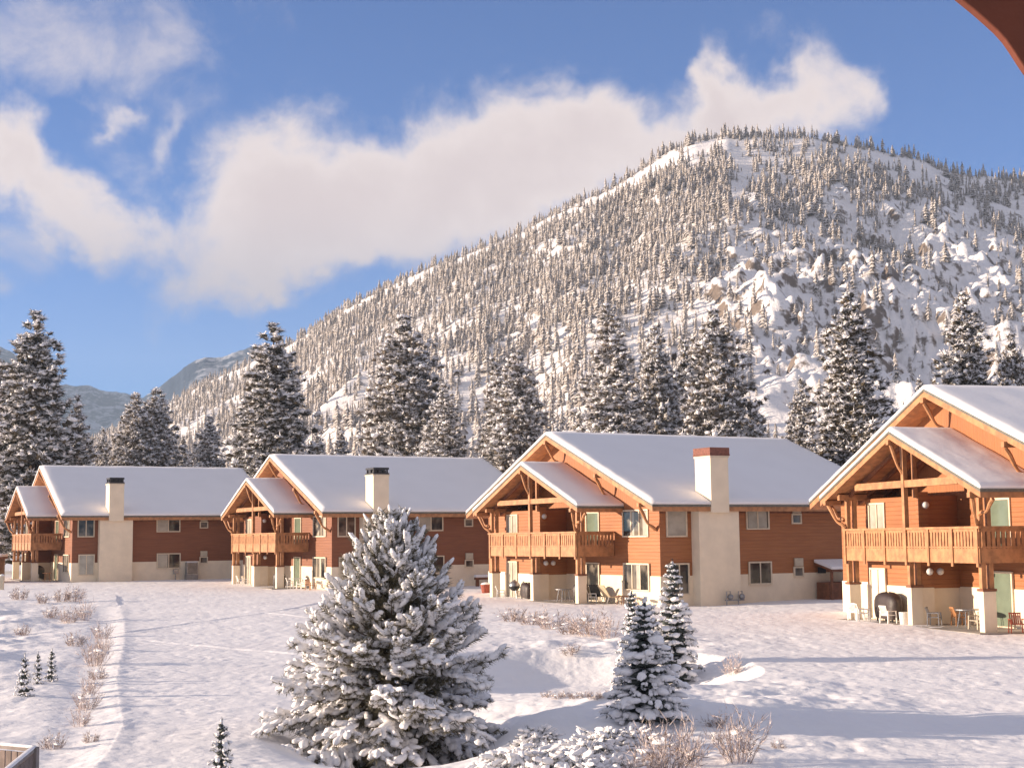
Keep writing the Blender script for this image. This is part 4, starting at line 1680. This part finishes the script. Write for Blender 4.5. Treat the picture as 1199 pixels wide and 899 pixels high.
def young_pine(seed, H, prof, bushy=1.0):
    """prof: list of (height fraction, radius) of the crown outline"""
    rng = np.random.default_rng(seed)
    L = Leaf()
    hs, rs = zip(*prof)
    P, Dv, ln, wr = [], [], [], []
    boughs = MB()
    nb = int(250 * bushy)
    for i in range(nb):
        f = 0.03 + 0.95 * (i + rng.random()) / nb
        R = np.interp(f, hs, rs) * rng.uniform(0.72, 1.16)
        a = i * 2.39996 + rng.normal(0, .3)
        up = np.interp(f, [0, .3, .6, .85, 1], [-0.18, -0.05, 0.30, 0.85, 1.6]) + rng.normal(0, .12)
        hd = np.array([math.cos(a), math.sin(a)])
        # bough starts lower where it climbs
        z0 = max(0.05, f * H - R * max(up, 0) * 0.75)
        pts = []
        m = max(3, int(R / 0.24))
        for j in range(m + 1):
            s_ = j / m
            z = z0 + R * up * s_ * 0.8 + (0.16 * R * s_ ** 2 if up > 0 else -0.10 * R * s_ ** 2) + rng.normal(0, .015)
            pts.append(np.array([hd[0] * R * s_, hd[1] * R * s_, z]))
        boughs.tube([tuple(p) for p in pts], [0.022 * (1 - .7 * j / m) for j in range(m + 1)], 4)
        for j in range(1, m + 1):
            s_ = j / m
            if s_ < 0.3 and R > 0.8:
                continue
            d = pts[j] - pts[j - 1]
            d /= np.linalg.norm(d)
            tip = j == m
            k = 4 if tip else 3
            for q in range(k):
                side = np.array([-d[1], d[0], 0]) * rng.choice([-1, 1]) * rng.uniform(0.4, 1.0)
                dv = d * rng.uniform(0.5, 1.0) + (0 if (tip and q == 0) else side) + np.array([0, 0, np.interp(f, [0, .4, .75, 1], [-0.38, -0.05, 0.55, 1.1]) + rng.normal(0, .2)])
                P.append(pts[j] - d * rng.uniform(0, .1))
                Dv.append(dv)
                ln.append(rng.uniform(0.28, 0.50) * (1 - 0.15 * f))
                wr.append(rng.uniform(0.055, 0.10) * (1.25 - 0.40 * f))
    P, Dv, ln, wr = np.array(P), np.array(Dv), np.array(ln), np.array(wr)
    shoot_set(L, P, Dv, ln, wr, rng, 0.90, 40, 0.14, 0.015)
    # dark needles close to the stem
    q = 900
    zq = rng.uniform(.04, .86, q)
    aq = rng.random(q) * 6.283
    rq = np.interp(zq, hs, rs) * rng.uniform(.05, .5, q)
    Pq = np.stack([rq * np.cos(aq), rq * np.sin(aq), zq * H], 1)
    shoot_set(L, Pq, np.stack([np.cos(aq), np.sin(aq), rng.normal(.3, .4, q)], 1), rng.uniform(.2, .4, q), np.full(q, .05), rng, 0.12, 46, .15, .02)
    # heavier pillows lying on the lower boughs
    low = np.nonzero((P[:, 2] < 0.62 * H) & (rng.random(len(P)) < 0.15))[0]
    k = len(low)
    L.blobs(P[low] + np.array([0, 0, .05]), np.stack([rng.uniform(.14, .38, k), rng.uniform(.07, .16, k), rng.uniform(.05, .09, k)], 1), 1, rng, ICO2, 0.24, Dv[low] * np.array([1, 1, .8]) - np.array([0, 0, .15]))
    bm_ = bpy.data.meshes.new("boughs")
    bm_.from_pydata(boughs.v, [], boughs.f)
    bm_.materials.append(M["bark"])
    print("young pine shoots", len(P))
    return L.mesh("crown", [M["hero_needles"], M["snow"]]), bm_


PINE_H = 5.45
crown, boughs = young_pine(3, PINE_H, [(0, 2.0), (0.12, 2.22), (0.3, 2.20), (0.45, 1.85), (0.6, 1.38), (0.72, 1.0), (0.82, 0.72), (0.92, 0.44), (1.0, 0.10)])
r = empty("young_pine", (-2.62, 31.5, gz(-2.62, 31.5) - 0.1), 0.6, "big bushy young pine heavy with snow in the foreground", "tree")
link("crown", crown, r)
link("boughs", boughs, r)
link("trunk", trunk_mesh(PINE_H, 0.11), r)


def young_spruce(seed, H, R, dens=1.0, shape=0.9, fat=1.0):
    """layered spruce: flat drooping sprays thick with snow"""
    rng = np.random.default_rng(seed)
    L = Leaf()
    P, Dv, ln, wr, tt = [], [], [], [], []
    z = 0.10 * H
    k = 0.0
    while z < 0.97 * H:
        t = z / H
        nb = int(7 * dens + 3 * (1 - t))
        for b in range(nb):
            a = k + b * 6.283 / nb + rng.normal(0, .2)
            rr = R * ((1 - t) ** shape * min(1, .75 + t * 1.5) + 0.03) * rng.uniform(0.75, 1.15)
            hd = np.array([math.cos(a), math.sin(a), 0])
            sd = np.array([-hd[1], hd[0], 0])
            droop = rng.uniform(-0.42, -0.12) + 0.55 * t * t
            m = max(1, int(rr / 0.17))
            for j in range(m):
                s_ = (j + 0.8) / m
                if s_ < .25 and rr > .6:
                    continue
                c = hd * rr * s_ + np.array([0, 0, z + droop * rr * s_ + 0.12 * rr * s_ * s_])
                for q in range(2 if s_ < .9 else 3):
                    dv = hd * 0.8 + sd * rng.normal(0, .7) + np.array([0, 0, droop * .8 + rng.normal(0, .12)])
                    P.append(c + sd * rng.normal(0, .05 + .1 * rr * s_))
                    Dv.append(dv)
                    ln.append(rng.uniform(.16, .30) * (1 - .5 * t))
                    wr.append(rng.uniform(.05, .085) * fat * (1 - .35 * t))
        k += 0.8
        z += 0.19 * (1.1 - .45 * t) / max(dens, .6)
    for q in range(4):
        P.append(np.array([0, 0, H * (.90 + .025 * q)]))
        Dv.append(np.array([rng.normal(0, .1), rng.normal(0, .1), 1.0]))
        ln.append(.18)
        wr.append(.05)
    P, Dv, ln, wr = map(np.array, (P, Dv, ln, wr))
    shoot_set(L, P, Dv, ln, wr, rng, 0.80, 26, 0.075, 0.014, 1.1)
    n = len(P)
    pick = np.nonzero((rng.random(n) < .22) & (P[:, 2] < .7 * H))[0]
    L.blobs(P[pick] + Dv[pick] * .08 + np.array([0, 0, .05]), np.stack([rng.uniform(.10, .20, len(pick)), rng.uniform(.09, .15, len(pick)), rng.uniform(.05, .085, len(pick))], 1) * fat, 1, rng, ICO2, .16, Dv[pick])
    # dark heart of needles
    L.blobs(P * np.array([.55, .55, 1]) + np.array([0, 0, -.04]), np.stack([ln * .6, ln * .5, ln * .3], 1), 0, rng, ICO1, .5, Dv)
    print("spruce shoots", n)
    return L.mesh("crown", [M["spruce_needles"], M["snow"]])


SPR = [young_spruce(21, 2.8, 1.02, 1.0, 1.05, 1.05), young_spruce(22, 3.6, 0.85, 0.85, 0.95, 1.0), young_spruce(23, 1.6, 0.5, 0.8, 1.0, 0.8)]
SPR_H, SPR_R = (2.8, 3.6, 1.6), (1.02, 0.85, 0.5)
SPT = [trunk_mesh(h_, .05) for h_ in SPR_H]


def spruce(px, pyb, pyt, wpx, shape, label, group, rz=0.0, Y=None):
    """stands where px,pyb meets the ground (or at distance Y), reaches pyt"""
    if Y is None:
        X, Y = on_ground(px, pyb)
    else:
        d = ray(px, pyb)
        X = d[0] / d[1] * Y
    zb = gz(X, Y) - 0.08
    d = ray(px, pyt)
    H = CAM[2] + d[2] / d[1] * Y - zb
    e = empty("young_spruce", (X, Y, zb), rz, label, "tree", group)
    k = wpx / 2 / FPX * Y / SPR_R[shape]
    e.scale = (k, k, H / SPR_H[shape])
    link("crown", SPR[shape], e)
    link("trunk", SPT[shape], e)


GS = "young snow-laden spruces on the lawn"
spruce(757, 842, 704, 104, 0, "broad low young spruce thick with snow, foremost of the three right of the pine", GS, 0.5)
spruce(790, 800, 658, 64, 1, "tallest slim young spruce, behind the broad low one", GS, 1.7)
spruce(741, 786, 692, 46, 1, "thin young spruce at the back left of the broad low one", GS, 3.1)
spruce(268, 0, 846, 34, 2, "narrow tip of a small spruce at the bottom edge, left of the big pine", GS, 2.0, 25.2)
spruce(28, 814, 768, 20, 2, "small spruce on the rough bank, left of a pair", GS, 0.3)
spruce(44, 800, 765, 14, 2, "thin small spruce in the middle of the rough bank's three", GS, 1.3)
spruce(60, 797, 762, 16, 2, "small spruce on the rough bank, right one of the three", GS, 2.2)


# ------------------------------------------------------------------ shrubs
def twiggy(seed, H, R, n, wd=0.014, frost=0.75):
    rng = np.random.default_rng(seed)
    L = Leaf()
    P, Dv, LN, WD, MM = [], [], [], [], []
    for i in range(n):
        a = rng.random() * 6.283
        r0 = R * 0.35 * math.sqrt(rng.random())
        p = np.array([r0 * math.cos(a), r0 * math.sin(a), 0])
        tilt = rng.uniform(0.05, 0.9)
        d = np.array([math.cos(a) * tilt, math.sin(a) * tilt, 1.0])
        ln = H * rng.uniform(0.5, 1.05) / math.sqrt(1 + tilt * tilt)
        P.append(p); Dv.append(d); LN.append(ln); WD.append(wd * 1.5); MM.append(rng.random() < frost)
        for q in range(11):
            s_ = rng.uniform(0.2, 0.98)
            dv = d / np.linalg.norm(d) + rng.normal(0, .55, 3)
            P.append(p + d / np.linalg.norm(d) * ln * s_); Dv.append(dv); LN.append(H * rng.uniform(.12, .28)); WD.append(wd * 1.3); MM.append(rng.random() < frost)
    P, Dv, LN, WD, MM = map(np.array, (P, Dv, LN, WD, MM))
    for m in (0, 1):
        k = MM == bool(m)
        if k.any():
            L.spikes(P[k], Dv[k], LN[k], wd, 1 - m, rng)
    nb = n // 9
    if nb:
        a = rng.random(nb) * 6.283
        rr = R * .6 * np.sqrt(rng.random(nb))
        C = np.stack([rr * np.cos(a), rr * np.sin(a), rng.uniform(.1, .6, nb) * H], 1)
        L.blobs(C, np.stack([rng.uniform(.04, .10, nb), rng.uniform(.02, .05, nb), rng.uniform(.015, .03, nb)], 1) * (1 + R), 2, rng, ICO2, .3)
    return L.mesh("shrub", [M["frost"], M["twig"], M["snow"]])


TW = [twiggy(31, 0.8, 0.6, 46), twiggy(32, 1.1, 0.7, 60), twiggy(33, 0.6, 0.7, 40, 0.014, 0.5), twiggy(34, 0.9, 0.5, 38, 0.014, 0.9)]


def shrub(px, py, size, k, label, group="frosted shrubs in the snow", wide=1.0):
    X, Y = on_ground(px, py)
    o = link("frosted_shrub", TW[k % 4], None, (X, Y, gz(X, Y) - 0.05), px * 0.37)
    o.scale = (size * wide, size * wide, size)
    tag(o, label, "shrub", group)


ORD = ["first", "second", "third", "fourth", "fifth", "sixth", "seventh", "eighth", "ninth", "tenth"]
for i, (px, py, s_, k) in enumerate(((106, 868, .5, 2), (94, 850, .65, 3), (102, 830, .8, 0), (106, 812, .75, 3), (115, 795, .8, 2), (112, 779, .95, 1), (121, 763, .9, 3), (119, 747, 1.0, 0))):
    shrub(px, py, s_, k, "frosted shrub along the field's shaded left edge, %s counting from the picture's bottom" % ORD[i])
for i, (px, py, s_, k) in enumerate(((22, 702, 1.6, 2), (50, 706, 1.3, 2), (72, 704, 1.5, 2), (88, 704, 1.5, 0), (60, 726, 1.2, 2), (80, 729, 1.2, 0), (100, 726, 1.3, 3), (26, 742, 1.0, 2), (88, 756, 1.1, 2), (62, 876, .7, 2))):
    shrub(px, py, s_, k, "low twiggy shrub on the rough snowy bank at the left, %s from the farthest" % ORD[i])
for i, (px, py, s_, k) in enumerate(((600, 727, 1.3, 2), (622, 731, 1.2, 2), (645, 736, 1.3, 0), (668, 742, 1.3, 2), (690, 744, 1.5, 0), (712, 747, 1.1, 3), (668, 786, .8, 2))):
    shrub(px, py, s_, k, "frosted shrub on the snow bank below the middle chalet, %s from the left" % ORD[i], wide=1.3)
shrub(857, 790, .8, 3, "small reddish frosted shrub right of the three spruces", wide=1.1)
shrub(782, 905, 1.0, 1, "dense pale frosted shrub below the broad low spruce", wide=1.2)
shrub(812, 897, .8, 3, "pale frosted shrub right of the dense one below the spruce")
shrub(752, 910, .75, 0, "pale frosted shrub left of the dense one below the spruce")
shrub(865, 890, .95, 1, "frosted shrub with snow lumps standing in the tree shadow")
shrub(838, 850, .6, 2, "low frosted shrub at the right foot of the broad spruce", wide=1.3)
shrub(912, 875, .4, 2, "tiny frosted tuft at the edge of the tree shadow, near the bottom")
# dry reeds at the pond's far edge
for i, px in enumerate(range(642, 720, 11)):
    shrub(px, 815 + (i % 2) * 2, .35, 2, "short dry reed tuft at the foot of the snow bank, %s from the left" % ORD[i], "dry reeds along the frozen pond", 1.5)


def lumpy(seed, R, H, n):
    """low shrub bowed down under snow, with dark gaps"""
    rng = np.random.default_rng(seed)
    L = Leaf()
    n *= 3
    a = rng.random(n) * 6.283
    rr = R * np.sqrt(rng.random(n))
    P = np.stack([rr * np.cos(a), rr * np.sin(a), H * (1 - (rr / R) ** 2) * rng.uniform(.35, 1, n) + .04], 1)
    a2 = a + rng.normal(0, .5, n)
    D_ = np.stack([np.cos(a2), np.sin(a2), rng.normal(.15, .35, n) - .5 * rr / R], 1)
    shoot_set(L, P, D_, rng.uniform(.22, .45, n), rng.uniform(.05, .095, n), rng, 0.78, 26, 0.09, 0.014, 1.1)
    return L.mesh("shrub", [M["spruce_needles"], M["snow"]])


LM = [lumpy(41, 1.0, .55, 75), lumpy(42, .8, .6, 55), lumpy(43, 1.1, .42, 80)]
for i, (px, py, s_, k) in enumerate(((612, 900, .75, 0), (650, 895, .65, 2), (690, 888, .7, 1), (716, 874, .7, 0), (745, 868, .6, 2), (668, 912, .75, 1), (712, 910, .7, 2), (632, 866, .5, 1))):
    X, Y = on_ground(px, py)
    o = link("buried_shrub", LM[k], None, (X, Y, gz(X, Y) - .08), px * .7)
    o.scale = (s_, s_, s_)
    tag(o, "low shrub bowed under snow between pine and spruces, %s counting rightwards from the pine" % ORD[(0, 2, 4, 6, 7, 3, 5, 1)[i]], "shrub", "low shrubs buried in snow")
